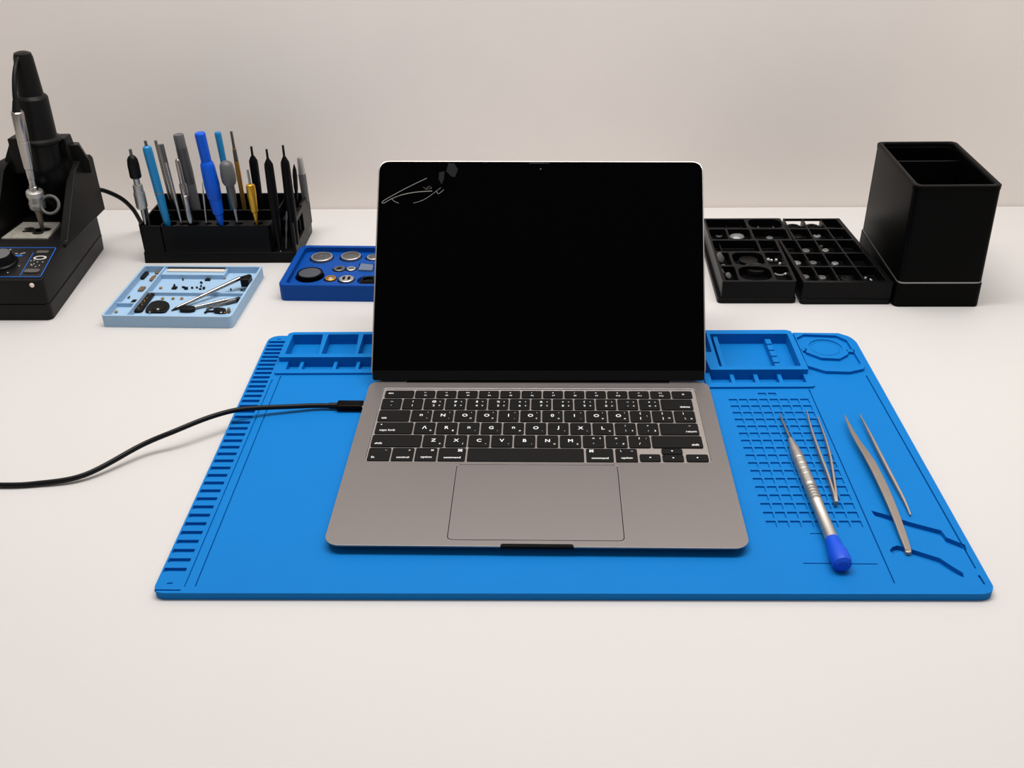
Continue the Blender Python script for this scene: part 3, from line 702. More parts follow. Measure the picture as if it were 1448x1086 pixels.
for pts_, lb in (([B_(25, 462), B_(50, 430), B_(120, 430), B_(95, 462)], 'flat black chip nearest the long divider'), ([B_(55, 420), B_(58, 398), B_(85, 395), B_(82, 420)], 'tiny black block standing behind the first chip'),
                 ([B_(178, 440), B_(182, 426), B_(232, 430), B_(228, 446)], 'black chip left half of an overlapping pair'), ([B_(210, 465), B_(215, 440), B_(270, 436), B_(268, 465)], 'black chip overlapping in front of another'),
                 ([B_(312, 450), B_(315, 434), B_(348, 436), B_(344, 452)], 'small round-edged black chip, first of two in a row'), ([B_(383, 446), B_(388, 432), B_(416, 434), B_(410, 448)], 'small black chip, second of two in a row'),
                 ([B_(428, 466), B_(432, 454), B_(468, 456), B_(464, 468)], 'low black chip beside the folded one'), ([B_(482, 464), B_(484, 440), B_(522, 432), B_(514, 460)], 'folded black chip nearest the steel rod'),
                 ([B_(448, 430), B_(450, 408), B_(472, 408), B_(470, 430)], 'tiny black square behind the folded chip'), ([B_(444, 372), B_(448, 356), B_(484, 362), B_(480, 380)], 'grey-black chip alone in the middle of the tray'),
                 ([B_(510, 338), B_(550, 306), B_(600, 318), B_(590, 338)], 'wedge-shaped black chip, rearmost of the loose ones'), ([B_(183, 332), B_(186, 312), B_(206, 312), B_(204, 332)], 'lone dark speck chip near the rear shelf'),
                 ([B_(884, 476), B_(886, 458), B_(908, 460), B_(906, 476)], 'dark chip below the rod beside the cross divider'), ([B_(1036, 484), B_(1040, 468), B_(1064, 466), B_(1060, 482)], 'dark chip beside the cross divider under the rubber head')):
    flat('black_chip', pts_, Z0, 1.6, 'rubber', lb + ' in the light blue tray' if len(lb.split()) < 11 else lb, 'chip', 'loose black chips', r=.5)
flat('metal_strip', [B_(-40, 200), B_(800, 208), B_(812, 172), B_(-20, 166)], 10.8, 1.0, 'ivory', 'long pale metal strip lying on the rear shelf of the tray', 'strip', r=.4)
flat('dark_strip', [B_(-30, 163), B_(812, 169), B_(814, 155), B_(-20, 150)], 10.8, 1.3, 'rubber', 'long black strip behind the pale metal one on the shelf', 'strip', r=.3)
# black bar with specks and rounded module
a, b = P(*A_(560, 800), Z0), P(*A_(765, 545), Z0)
LBR = thing('flex_bar', 'black bar with brass specks leaning along the long divider', 'bar', (a.x, a.y, Z0))
d = (b - a).normalized(); nn = Vector((-d.y, d.x, 0)); Lb = (b - a).length
pl = rpoly([tuple((a - nn * 5.2 - d * 1)[:2]), tuple((a + nn * 5.2 - d * 1)[:2]), tuple((b + nn * 4 + d * 2)[:2]), tuple((b - nn * 4 + d * 2)[:2])], 4, 5)
obj('housing', MB().prism(pl, Z0, Z0 + 3), 'rubber', LBR, bevel=.5)
mb = MB()
for f, s_ in ((.12, 0), (.3, -1.2), (.42, 1.0), (.5, -.6), (.58, .8), (.7, -.4), (.92, 0)):
    c = a + d * Lb * f + nn * s_; mb.lathe([(0, 1.0), (.5, .8)], (c.x, c.y, Z0 + 3), (0, 0, 1), 8)
tag(obj('contacts', mb, 'brass', LBR), 'brass contact specks', None)
pc = P(*A_(860, 730), Z0)
LSP = thing('speaker_module', 'black rounded module with a bright dot lying by the tray front', 'module', (pc.x, pc.y, Z0))
pl = [P(*A_(x, y), Z0) for x, y in ((672, 812), (700, 740), (770, 665), (860, 640), (960, 645), (1030, 680), (1040, 730), (975, 812))]
obj('housing', MB().prism(rpoly([(p.x, p.y) for p in pl], 4, 3), Z0, Z0 + 2.4), 'rubber', LSP, bevel=.6)
pl2 = [P(*A_(x, y), Z0 + 2.4) for x, y in ((760, 720), (820, 672), (930, 668), (990, 700), (940, 760), (800, 770))]
obj('cover', MB().prism(rpoly([(p.x, p.y) for p in pl2], 3, 3), Z0 + 2.4, Z0 + 3), 'casing', LSP, bevel=.2)
mb = MB()
for x, y, r in ((862, 748, 1.5), (742, 792, .9)):
    p = P(*A_(x, y), Z0 + 3); mb.lathe([(0, r), (.5, r * .8)], p, (0, 0, 1), 10)
tag(obj('contacts', mb, 'bead', LSP), 'bright metal dots', None)
# steel rod tool with rubber head, lying across the dividers
a, b = P(*B_(60, 750), 6.6), P(*B_(1035, 290), 17.4)
TL1 = thing('probe_tool', 'long steel probe with a square black rubber head lying across the tray', 'tool', (a.x, a.y, Z0))
d = b - a; L1 = d.length
obj('rod', MB().lathe([(0, .7), (L1 * .05, 1.7), (L1 * .36, 1.9), (L1 * .365, 1.5), (L1 * .375, 1.5), (L1 * .38, 2.0), (L1, 2.3)], a, d, 14), 'steel', TL1)
obj('tip', MB().lathe([(-3, .4), (0, 1.0), (L1 * .06, 1.8)], a, d, 12), 'rubber', TL1)
h0 = b + d.normalized() * 0
mb = MB()
q_ = [P(*B_(x, y), 17.0) for x, y in ((1025, 300), (1170, 258), (1205, 275), (1150, 345), (1035, 350))]
mb.prism(ccw([(p.x, p.y) for p in q_]), 10.5, 19.6)
obj('rubber_head', mb, 'rubber', TL1, bevel=1)
a, b = P(*B_(260, 745), 7.6), P(*B_(860, 606), 8.0)
TL2 = thing('probe_tool', 'shorter steel probe with a black grip lying in the front compartment', 'tool', (a.x, a.y, Z0))
d = b - a; L2 = d.length
obj('rod', MB().lathe([(0, 1.8), (L2 * .6, 1.8), (L2 * .605, 1.5), (L2 * .63, 1.5), (L2 * .635, 2.0), (L2, 2.0)], a, d, 14), 'steel', TL2)
p = [P(*B_(x, y), Z0) for x, y in ((148, 745), (230, 735), (385, 752), (370, 790), (290, 806), (148, 800))]
obj('grip', MB().prism(rpoly([(v.x, v.y) for v in p], 2), Z0, 9.6), 'rubber', TL2, bevel=.8)
a, b = P(*B_(600, 720), 7), P(*B_(1015, 598), 8)
TL3 = thing('small_pliers', 'grey metal pick with a dark end against the tray wall', 'tool', (a.x, a.y, Z0))
d = b - a; L3 = d.length
obj('shaft', MB().lathe([(0, .7), (L3 * .5, 1.4), (L3 * .62, 2.3), (L3 * .9, 2.4)], a, d, 12), 'gun', TL3)
obj('dark_end', MB().lathe([(L3 * .88, 2.5), (L3 * 1.0, 2.6), (L3 * 1.05, 2.0)], a, d, 12), 'rubber', TL3)
p = [tuple(P(*B_(x, y), 6.4)) for x, y in ((512, 800), (545, 780), (600, 775), (640, 776))]
small('flex_lead', MB().tube(p, 1.1, 8), 'rubber', p[0], 'short black lead at the front of the light blue tray', 'lead')
p = [tuple(P(*B_(x, y), 6.6)) for x, y in ((545, 760), (565, 735), (600, 715), (628, 712))]
small('spring_clip', MB().tube(p, 1.3, 8), 'gun', p[0], 'dark curved clip beside the short black lead', 'clip')
a = P(*B_(735, 795), Z0)
FM = thing('front_module', 'black oval module with a white dot by the tray front corner', 'module', (a.x, a.y, Z0))
p = [P(*B_(x, y), Z0) for x, y in ((640, 815), (650, 772), (760, 766), (830, 782), (835, 815), (760, 824))]
obj('housing', MB().prism(rpoly([(v.x, v.y) for v in p], 3, 3), Z0, Z0 + 4), 'rubber', FM, bevel=.6)
v = P(*B_(752, 796), Z0 + 4); obj('dot', MB().lathe([(0, 1.2), (.5, 1)], v, (0, 0, 1), 10), 'bead', FM)
v = P(*B_(806, 796), Z0 + 4); obj('dot', MB().lathe([(0, 1.2), (.5, 1)], v, (0, 0, 1), 10), 'brass', FM)
flat('copper_block', [B_(840, 812), B_(850, 774), B_(895, 772), B_(880, 812)], Z0, 4, 'brown', 'coppery block at the front corner of the light blue tray', 'block')

# ================================================================== deep blue tray
DBa = -R(1.6)
DB = thing('button_tray', 'deep blue moulded tray of discs and buttons beside the laptop screen', 'tray', (-127.2, 412.6, 0), DBa)
DM = PM[DB.name]
C_ = lambda x, y: (390 + x / 9.986, 335 + y / 9.986)
def dl(x, y, z): return DM.inverted() @ P(*C_(x, y), z)
ZF = 13.2
coins = {}
for nm, x, y, r in (('a', 650, 270, 12.6), ('b', 1060, 258, 11.6), ('c', 1372, 262, 7.6), ('d', 478, 492, 14.4), ('e', 895, 425, 6.6), ('f', 1062, 425, 5.4), ('g', 770, 560, 6.4), ('h', 995, 574, 8.4), ('i', 1300, 580, 10.6)):
    p = dl(x, y, 15.4 if nm != 'd' else 18.0); coins[nm] = (p.x, p.y, r)
pks = [(circ(coins[k][0], coins[k][1] - (1.5 if k not in 'ef' else .8), coins[k][2] + (1.2 if k != 'd' else 1.6), 32), ZF - (4 if k not in 'd' else 7)) for k in 'abcdefghi']
pp = [dl(x, y, ZF) for x, y in ((1150, 470), (1380, 490), (1390, 380), (1180, 375))]
pks.append((rpoly([(v.x, v.y) for v in pp], 1.5, 3), ZF - 3))
# rim then recessed floor
TDW, TDD = 152, 0
rear = DM.inverted() @ P(432, 346.5, 19)
TDD = rear.y
mb = MB().plate(rr(0, 0, TDW, TDD, (6, 6, 8, 8)), 0, ZF, pks)
obj('tray_floor', mb, 'tray', DB, local=True, sharp=30)
o1, o2 = rr(-.3, -.3, TDW, TDD + .3, (7, 7, 9, 9), 6), rr(7, 4.2, TDW - 7, TDD - 6, (4, 4, 6, 6), 6)
n = len(o1); mb = MB()
mb.loft([[Vector((p[0], p[1], 0)) for p in o1], [Vector((p[0], p[1], 18.2)) for p in o1], [Vector((p[0] * .99 + .76, p[1] * .985 + .6, 19)) for p in o1], [Vector((p[0], p[1], 19)) for p in o2], [Vector((p[0], p[1], ZF - 2)) for p in o2]], cap=False)
obj('tray_rim', mb, 'tray', DB, local=True, sharp=35)
def W_(k, dz=0): 
    p = DM @ Vector((coins[k][0], coins[k][1], 0)); return (p.x, p.y, ZF - 4 + dz)
def disc(k, prof, m, name, label, cat, two=None, m2='steel'):
    c = W_(k)
    T = thing(name, label, cat, c)
    obj('body', MB().lathe(prof, c, (0, 0, 1), 36), m, T, sharp=30)
    if two: obj(two[0], MB().lathe(two[1], c, (0, 0, 1), 36), m2, T, sharp=30)
    return T
disc('a', [(0, 12.4), (5.6, 12.4), (6.2, 11.8), (6.2, 10.6), (5.4, 10.6), (5.4, 0)], 'satin', 'metal_disc', 'silver disc with a ringed grey face, nearest the tool rack', 'disc', ('face', [(5.4, 10.5), (5.8, 9.6), (5.5, 6), (5.9, 2), (5.2, .8), (5.2, 0)]), 'dial')
disc('b', [(0, 11.4), (5.6, 11.4), (6.2, 10.8), (6.2, 9.8), (5.4, 9.8), (5.4, 0)], 'satin', 'metal_disc', 'silver disc with a frosted face, second from the tool rack', 'disc', ('face', [(5.4, 9.7), (6.4, 6), (6.8, 0)]), 'dial')
disc('c', [(0, 7.4), (4.4, 7.4), (5, 6.8), (5, 0)], 'satin', 'metal_disc', 'small silver disc half hidden behind the laptop screen', 'disc', ('face', [(5, 5), (5.8, 4.4), (5.8, 0)]), 'dial')
c = W_('d', -3); TD = thing('black_puck', 'thick black speckled puck in the front row of the blue tray', 'puck', c)
obj('body', MB().lathe([(0, 14), (10.6, 14.2), (11.2, 13.6), (11.2, 12.4), (10.6, 12.2), (10.6, 0)], c, (0, 0, 1), 40), 'plastic2', TD, sharp=30)
obj('face', MB().lathe([(10.6, 12.1), (11, 11.6), (11, 0)], c, (0, 0, 1), 40), 'coal', TD)
disc('e', [(0, 6.4), (4.6, 6.4), (5, 5.8), (5, 3.4), (4, 3)], 'dial', 'ring_button', 'dull grey ring with a dark slot behind the silver plates', 'ring', ('slot', [(4.1, 3.3), (4.4, 0)]), 'gap')
disc('f', [(0, 5.2), (4.6, 5.2), (5, 4.6), (5, 3.0), (4, 2.6)], 'satin', 'ring_button', 'small bright ring beside the grey square pad', 'ring', ('slot', [(4.1, 2.9), (4.4, 0)]), 'coal')
disc('g', [(0, 6.2), (4.6, 6.2), (5.2, 5.4), (5.2, 3.4), (3.6, 3)], 'brass', 'gear_button', 'brassy ring button beside the black puck', 'button', ('insert', [(3.6, 3.2), (4.8, 1.4), (5, 0)]), 'bead')
T = disc('h', [(0, 8.2), (5, 8.2), (5.6, 7.4), (5.6, 0)], 'satin', 'slotted_plate', 'round silver plate with two dark slots near the tray front', 'plate')
c = W_('h'); mb = MB()
for s_ in (-1, 1): mb.prism([(p[0] + c[0] + s_ * 2.8, p[1] + c[1]) for p in circ(0, 0, 1.6, 16, 4.4)], c[2] + 5.5, c[2] + 5.75)
obj('slots', mb, 'gap', T)
c = W_('i'); mb = MB()
for i in range(4): mb.torus((c[0], c[1], c[2] + 1.4 + i * 1.1), (0, 0, 1), 8.8 - i * .8, .8, 32, 6)
mb.lathe([(0, 9), (1.5, 9), (2.5, 5), (2.5, 0)], c, (0, 0, 1), 28)
small('wire_coil', mb, 'casing', c, 'dark wire coil in the front row beside the laptop screen', 'coil')
pp = [P(*C_(x, y), 15) for x, y in ((1160, 462), (1362, 470), (1380, 388), (1200, 374))]
pl = rpoly([(v.x, v.y) for v in pp], 1.5, 3)
small('square_pad', MB().prism(pl, ZF - 3, 15.2), 'pad', (pp[0].x, pp[0].y, ZF - 3), 'flat grey-blue square pad in the blue tray by the screen', 'pad', bevel=.4)

# ================================================================== tool rack
RK = thing('tool_rack', 'black moulded rack holding the screwdrivers in front of the wall', 'rack', (-216, 555, 0))
obj('base', MB().prism(rr(-308.4, 509, -130, 601, 2), 0, 13, rr(-307.4, 509.6, -129.4, 600.4, 2)), 'plastic', RK, bevel=.5)
K_ = lambda x, y: (130 + x / 4.388, 170 + y / 4.388)
YF, YB = 517.0, 574.0
holes = []
front_bases = {}
for nm, x, y, r in (('pen', 470, 648, 6.4), ('rod', 560, 650, 2.6), ('silver', 618, 648, 5.0), ('needle', 712, 648, 2.2), ('royal', 803, 648, 5.2), ('grey', 905, 650, 2.6), ('gold', 1022, 648, 3.2)):
    p = PY(*K_(x, y), YF); front_bases[nm] = p
    holes.append((circ(p.x + 2.0, YF, r + 2.4, 16, r + .6), 16))
FB = [(-282, 510), (-158, 510), (-155, 514), (-155, 527), (-282, 527)]
obj('front_block', MB().plate(FB, 13, 45.6, holes, bottom=False), 'plastic', RK, bevel=.4, sharp=30)
mb = MB()
mb.box(-306, 597, 13, -128.6, 600, 51)                       # rear wall
mb.box(-306, 510, 13, -303.6, 600, 47.5)                     # end wall at the station side
mb.box(-303.8, 549, 13, -157, 551.4, 49)                     # middle partition
mb.box(-158.6, 527, 13, -156.2, 598, 45.6)                   # partition beside the open bay
mb.box(-303.8, 510, 13, -281.8, 512.4, 45.6)
mb.box(-282.4, 510, 13, -280, 549, 45.6)
obj('walls', mb, 'plastic', RK, bevel=.4)
mb = MB()                                                    # end panel with a window
for y0, y1, z0, z1 in ((511, 530, 13, 47), (530, 560, 13, 20), (530, 560, 42, 48.5), (560, 600, 13, 50.5)): mb.box(-131.6, y0, z0, -128.8, y1, z1)
obj('end_panel', mb, 'casing', RK, bevel=.3)
mb = MB().box(-152, 552, 13, -131.6, 598, 36); mb.box(-146, 560, 36, -131.6, 598, 42)
obj('rear_step', mb, 'plastic', RK, bevel=.4)
mb = MB().lathe([(0, .9), (.5, .7)], P(396.8, 355.2, 13), (0, 0, 1), 10)
obj('bright_dot', mb, 'bead', RK)

def tool(name, label, cat, base, top, Yb, Yt, parts, group='tools standing in the black rack', ext=0.0):
    """a slim tool between two photo positions: parts = [(part name, material, [(distance fraction from its top, radius in photo pixels of the close-up)])]"""
    a = PY(*K_(*top), Yt); b = PY(*K_(*base), Yb)
    ax = b - a; L = ax.length; k = 1.0 / (4.388 * pxmm(a))
    T = thing(name, label, cat, tuple(b), 0, group)
    for pn, m, prof in parts:
        n = 6 if pn == 'hex_handle' else 18
        pr = [(f * L, r * k) for f, r in prof]
        if ext and pn == parts[-1][0]: pr.append((L + ext, pr[-1][1]))
        obj(pn, MB().lathe(pr, a, ax, n), m, T, sharp=30)
    return T
t = tool('ratchet_driver', 'silver driver with a black rubber top at the station end of the rack', 'screwdriver', (332, 642), (237, 180), 514, 514,
         [('bit', 'gun', [(0, 9), (.1, 9)]), ('rubber_grip', 'rubber', [(.08, 14), (.1, 24), (.13, 32), (.2, 36), (.36, 36), (.375, 30)]), ('neck', 'satin', [(.37, 20), (.46, 20), (.465, 28), (.48, 31), (.56, 31)]),
          ('knurled_body', 'satin', [(.56, 34), (.58, 36), (.76, 36), (.79, 28), (.8, 20)]), ('shaft', 'steel', [(.79, 15), (.9, 13), (1, 9)])], ext=8)
t = tool('spare_bit', 'short dark bit standing beside the silver driver in the end cell', 'bit', (350, 620), (335, 545), 520, 520, [('shank', 'gun', [(0, 9), (.2, 10), (1, 8)])], ext=24)
tool('slim_driver', 'teal blue slim driver with a steel tip on top', 'screwdriver', (470, 650), (330, 128), YF, YF,
     [('tip', 'gun', [(0, 9), (.07, 9)]), ('barrel', 'teal', [(.055, 14), (.07, 25), (.085, 28), (.13, 29), (.6, 28)]), ('band', 'brass', [(.598, 28.6), (.606, 28.6)]), ('lower_barrel', 'teal', [(.604, 28), (.75, 26), (.98, 22), (1, 18)])], ext=10)
tool('steel_rod', 'tallest bare steel rod behind the teal driver', 'rod', (480, 470), (394, 126), YB, YB, [('shaft', 'steel', [(0, 9), (.03, 10), (1, 9)])], ext=34)
tool('steel_rod', 'thin steel rod close behind the split probe', 'rod', (500, 470), (418, 150), YB - 8, YB - 8, [('shaft', 'steel', [(0, 8), (.03, 9), (1, 8)])], ext=34)
tool('split_probe', 'long thin steel probe tapering into the front row of holes', 'probe', (560, 652), (432, 150), YF, YF, [('fork', 'gun', [(0, 13), (.2, 12), (.22, 9)]), ('shaft', 'steel', [(.21, 12), (.7, 11), (1, 7)])], ext=14)
tool('silver_pen', 'silver pen-shaped driver beside the thick grey one', 'screwdriver', (618, 650), (528, 240), YF, YF + 4, [('cap', 'steel', [(0, 8), (.02, 14), (.08, 16), (.36, 16)]), ('barrel', 'steel', [(.36, 20), (.38, 23), (.52, 23), (.525, 21), (.54, 21), (.545, 23), (.96, 20), (1, 16)])], ext=12)
tool('thick_driver', 'thick dark grey driver standing in the rear row', 'screwdriver', (648, 560), (535, 88), YB - 14, YB - 14, [('cap', 'grey', [(0, 30), (.015, 33), (.17, 33)]), ('barrel', 'gun', [(.165, 34), (.5, 37), (.62, 35), (.64, 34)]), ('lower_barrel', 'grey', [(.635, 35), (.95, 32), (1, 30)])], ext=34)
tool('fine_needle', 'fine steel needle beside the big blue driver', 'needle', (712, 650), (684, 385), YF, YF + 4, [('point', 'steel', [(0, 2), (.27, 4)]), ('shaft', 'steel', [(.26, 10), (.3, 9), (1, 6)])], ext=12)
tool('large_driver', 'large bright blue stepped driver in the middle of the rack', 'screwdriver', (803, 652), (668, 76), YF, YF,
     [('cap', 'royal', [(0, 28), (.015, 34), (.3, 33), (.31, 32)]), ('grip', 'royal', [(.3, 34), (.325, 42), (.36, 45), (.55, 50), (.6, 48), (.69, 44), (.7, 40)]), ('barrel', 'royal', [(.695, 40), (.73, 40), (.86, 34), (.87, 28)]), ('tip', 'royal', [(.865, 27), (.95, 22), (1, 14)])], ext=6)
tool('slim_driver', 'teal blue slim driver standing behind the round grey handle', 'screwdriver', (862, 480), (779, 72), YB - 6, YB - 6, [('barrel', 'teal', [(0, 16), (.015, 20), (.04, 21), (1, 18)])], ext=30)
t = tool('bulb_driver', 'driver with a bulbous grey handle and thin steel shaft', 'screwdriver', (907, 652), (828, 256), YF, YF,
         [('handle', 'grey', [(0, 22), (.02, 34), (.06, 42), (.2, 47), (.3, 45), (.35, 36), (.37, 24)]), ('neck', 'gun', [(.36, 25), (.48, 26), (.7, 20), (.73, 13)]), ('shaft', 'steel', [(.72, 12), (1, 7)])], ext=12)
tool('steel_pick', 'brown handled pick with a long thin steel top', 'pick', (930, 450), (864, 70), YB, YB, [('point', 'gun', [(0, 8), (.27, 9)]), ('ferrule', 'brass', [(.26, 11), (.29, 11)]), ('sleeve', 'gun', [(.285, 12), (.48, 14)]), ('handle', 'brass', [(.475, 15), (.7, 16), (1, 14)])], ext=34)
tool('gold_driver', 'short gold driver with a thin steel top', 'screwdriver', (1024, 652), (966, 308), YF, YF + 2, [('point', 'steel', [(0, 7), (.27, 8)]), ('handle', 'gold', [(.25, 16), (.265, 25), (.3, 29), (.45, 29), (.74, 23), (.76, 18)]), ('tip', 'gold', [(.755, 16), (.95, 9), (1, 6)])], ext=10)
tool('black_driver', 'black slim driver behind the gold one', 'screwdriver', (1040, 520), (988, 163), YB - 8, YB - 8, [('point', 'rubber', [(0, 7), (.17, 8)]), ('handle', 'plastic', [(.16, 12), (.24, 27), (.3, 28), (.7, 27), (1, 22)]), ], ext=34)
tool('black_driver', 'long black driver standing on the rack base beside the front block', 'screwdriver', (1168, 805), (1083, 180), 513, 520, [('point', 'rubber', [(0, 7), (.1, 8)]), ('handle', 'plastic', [(.09, 10), (.14, 27), (.18, 29), (.5, 31), (.66, 27), (.9, 14), (.98, 9), (1, 5)])])
tool('black_driver', 'tallest black driver, nearest the end panel of the rack', 'screwdriver', (1262, 770), (1184, 155), 519, 528, [('point', 'rubber', [(0, 7), (.12, 8)]), ('handle', 'plastic', [(.11, 10), (.165, 27), (.2, 29), (.6, 32), (.8, 30), (.98, 26), (1, 22)])])
tool('twisted_bit', 'thin worn grey bit between the two long black drivers', 'bit', (1206, 795), (1208, 565), 514, 516, [('shank', 'gun', [(0, 4), (.15, 9), (.3, 5), (.45, 9), (.6, 5), (.75, 7), (1, 4)])])
tool('black_pick', 'short black pointed pick beside the grey pen', 'pick', (1268, 450), (1254, 272), YB - 2, YB - 2, [('body', 'rubber', [(0, 2), (.2, 12), (.4, 15), (.8, 14), (1, 10)])], ext=18)
tool('grey_pen', 'grey pen with a pale tapered top at the end of the rack', 'pen', (1325, 482), (1288, 230), 590, 590, [('cap', 'satin', [(0, 12), (.03, 17), (.4, 23)]), ('barrel', 'grey', [(.395, 24), (.7, 24), (1, 22)])], ext=4)

# ================================================================== soldering station
ST = thing('soldering_station', 'black soldering station with a cone holder at the edge of the desk', 'soldering station', (-404, 455, 0))
def foot(w0=0.0):
    return rpoly([(-466 + w0, 366 + w0), (-355.4 - w0, 366 + w0), (-371.2 - w0, 556 - w0), (-456 + w0, 556 - w0)], 7, 6)
obj('base', MB().prism(foot(1.2), 0, 18.6, foot(.2)), 'casing', ST, bevel=.8)
mb = MB()
ft = foot(1.0)
def ztop(y): return 47.0 + max(0, min(1, (y - 372) / 70)) * 9.0
mb.loft([[Vector((p[0], p[1], 19.4)) for p in ft], [Vector((p[0], p[1], ztop(p[1]))) for p in ft]])
# the top has a bend at the rear of the control panel, so rebuild it in strips
mb = MB()
secs = []
for y in (366.6, 368.5, 372, 442, 446, 500, 551, 555):
    xl = -466 + (y - 366) * (10 / 190); xr = -355.4 - (y - 366) * (15.8 / 190)
    ins = 4.5 if y in (366.6, 555) else (1.6 if y == 368.5 else 0.4)
    z = {366.6: 44.5, 368.5: 46.6, 372: 47.6, 442: 55.5, 446: 55.5, 500: 53, 551: 51, 555: 50}[y]
    secs.append([Vector((xl + ins, y, 19.2)), Vector((xr - ins, y, 19.2)), Vector((xr - ins, y, z)), Vector((xl + ins, y, z))])
mb.loft(secs)
obj('control_body', mb, 'casing', ST, bevel=.8)
# sloping control panel
px_ = Vector((1, 0, 0)); py_ = Vector((0, 70, 7.9)).normalized(); pz_ = px_.cross(py_)
PX = Matrix.Translation((-404, 372, 47.6)) @ Matrix(((px_.x, py_.x, pz_.x, 0), (px_.y, py_.y, pz_.y, 0), (px_.z, py_.z, pz_.z, 0), (0, 0, 0, 1)))
INV = PX.inverted()
def pp2(cx, cy):               # a spot of the close-up (0,330)-(100,405) on the panel plane
    px, py = cx / 14.48, 330 + cy / 14.48
    d = ray(px, py); o_ = PX.translation; t = (o_ - CAM).dot(pz_) / d.dot(pz_); v = INV @ (CAM + d * t); return (v.x, v.y)
c_ = [pp2(-500, 305), pp2(1155, 305), pp2(835, 905), pp2(-1100, 905)]
CP = obj('control_panel', MB().prism(rpoly(c_, 2.4), .1, .7, xf=PX), 'panel', ST)
mb = MB()
def pline(a, b, w=.7, z=.7):
    a, b = Vector(a), Vector(b); nrm = (b - a).normalized(); nrm = Vector((-nrm.y, nrm.x)) * w / 2
    mb.prism(ccw([tuple(a - nrm), tuple(b - nrm), tuple(b + nrm), tuple(a + nrm)]), z, z + .25, xf=PX)
rc = rpoly(c_, 2.4)
for i in range(len(rc)): pline(rc[i], rc[(i + 1) % len(rc)], .9, .6)
pline(pp2(690, 410), pp2(415, 880), .7)
a, b = pp2(315, 475), pp2(465, 470); pline(a, b, 2.6)
tag(obj('panel_lines', mb, 'lineblue', CP), 'blue outline and bar of the control panel', None)
mb = MB()
kx, ky = pp2(60, 620)
mb.lathe([(0, 15.4), (1.2, 15.4), (2.4, 13.4), (10, 11.6), (11, 10.8)], PX @ Vector((kx, ky, .7)), pz_, 36)
KN = obj('temperature_knob', mb, 'plastic', ST, sharp=30)
mb = MB(); mb.lathe([(10.9, 10.6), (11.4, 10.2), (11.4, 0)], PX @ Vector((kx, ky, .7)), pz_, 32)
KF = obj('knob_face', mb, 'grey', KN)
mb = MB()
def pmark(cx, cy, rx, ry=None, hole=True):
    x, y = pp2(cx, cy); n = 20; ry = ry or rx
    o1 = [(x + rx * math.cos(2 * PI * i / n), y + ry * math.sin(2 * PI * i / n)) for i in range(n)]
    if hole:
        o2 = [(x + .68 * rx * math.cos(2 * PI * i / n), y + .62 * ry * math.sin(2 * PI * i / n)) for i in range(n)]
        mb.add([(p[0], p[1], 1.0) for p in o1] + [(p[0], p[1], 1.0) for p in o2], [(i, (i + 1) % n, n + (i + 1) % n, n + i) for i in range(n)], 0, False, PX)
    else: mb.prism(o1, .7, 1.0, xf=PX)
obj('button', MB().prism([(p[0], p[1]) for p in rr(pp2(880, 400)[0] - 6.6, pp2(880, 400)[1] - 2.6, pp2(880, 400)[0] + 6.6, pp2(880, 400)[1] + 2.6, 2.2)], .7, 1.6, xf=PX), 'dial', CP)
pmark(825, 515, 7.0, 4.2); obj('button_ring', mb, 'mark', CP); mb = MB()
obj('button', MB().prism([(p[0], p[1]) for p in rr(pp2(660, 790)[0] - 8.2, pp2(660, 790)[1] - 3.4, pp2(660, 790)[0] + 8.2, pp2(660, 790)[1] + 3.4, 3.2)], .7, 1.8, xf=PX), 'dial', CP)
mb = MB()
for x, y in ((640, 575), (700, 570), (770, 600), (880, 600), (660, 670), (735, 695), (810, 670), (640, 650), (700, 640), (205, 350), (225, 345), (330, 425), (360, 430), (420, 440), (450, 425), (480, 420), (510, 415), (400, 680), (165, 818)):
    pmark(x, y, .55, .8, False)
obj('panel_marks', mb, 'mark', CP)
v = PY(225 / 4.935, 250 + 755 / 4.935, 367.2)
obj('indicator_lamp', MB().lathe([(0, 2.6), (1.2, 2.5), (1.8, 1.6), (2.0, .2)], (v.x, 367.4, v.z), (0, -1, 0.1), 18), 'lens', ST)
# upper stand: two cheeks, stepped shoulders and the cone
def cheek(x0, x1, mirror=False):
    pr = [(440, 55), (446, 55), (503, 115), (522, 120), (547, 118), (552, 113), (552, 50), (440, 50)]
    return MB().loft([[Vector((x, y, z)) for y, z in pr] for x in (x0, x1)])
obj('side_cheek', cheek(-369, -359.5), 'casing', ST, bevel=1.0)
obj('side_cheek', cheek(-452, -440), 'casing', ST, bevel=1.0)
obj('back_panel', MB().box(-442, 538, 50, -368, 551, 118), 'plastic', ST, bevel=.6)
def shoulder(ax, bx, y, top, hgt=40):
    return MB().loft([[Vector((ax, y, top - hgt)), Vector((bx, y, top - hgt)), Vector((bx, y + 24, top - hgt)), Vector((ax, y + 24, top - hgt))], [Vector((ax + 1, y, top)), Vector((bx - 1, y, top)), Vector((bx - 2, y + 18, top)), Vector((ax + 2, y + 18, top))]])
e1 = PY(97, 192, 512); e2 = PY(9, 199, 512)
obj('shoulder', shoulder(e2.x, e1.x - 4, 512, e1.z - 3), 'casing', ST, bevel=1.2)
e1 = PY(114, 204.5, 520)
obj('shoulder', MB().loft([[Vector((x, 520, z)) for x, z in ((-446, 105), (e1.x + 5, 105), (e1.x + 5, e1.z - 18), (e1.x - 2, e1.z), (-436, e1.z), (-446, e1.z - 18))], [Vector((x, 542, z)) for x, z in ((-446, 105), (e1.x - 6, 105), (e1.x - 6, e1.z - 20), (e1.x - 12, e1.z - 4), (-436, e1.z - 4), (-446, e1.z - 20))]]), 'casing', ST, bevel=1.0)
cb = PY(57, 199, 500); ctp = PY(31, 73, 500)
cax = ctp - cb; cl = cax.length
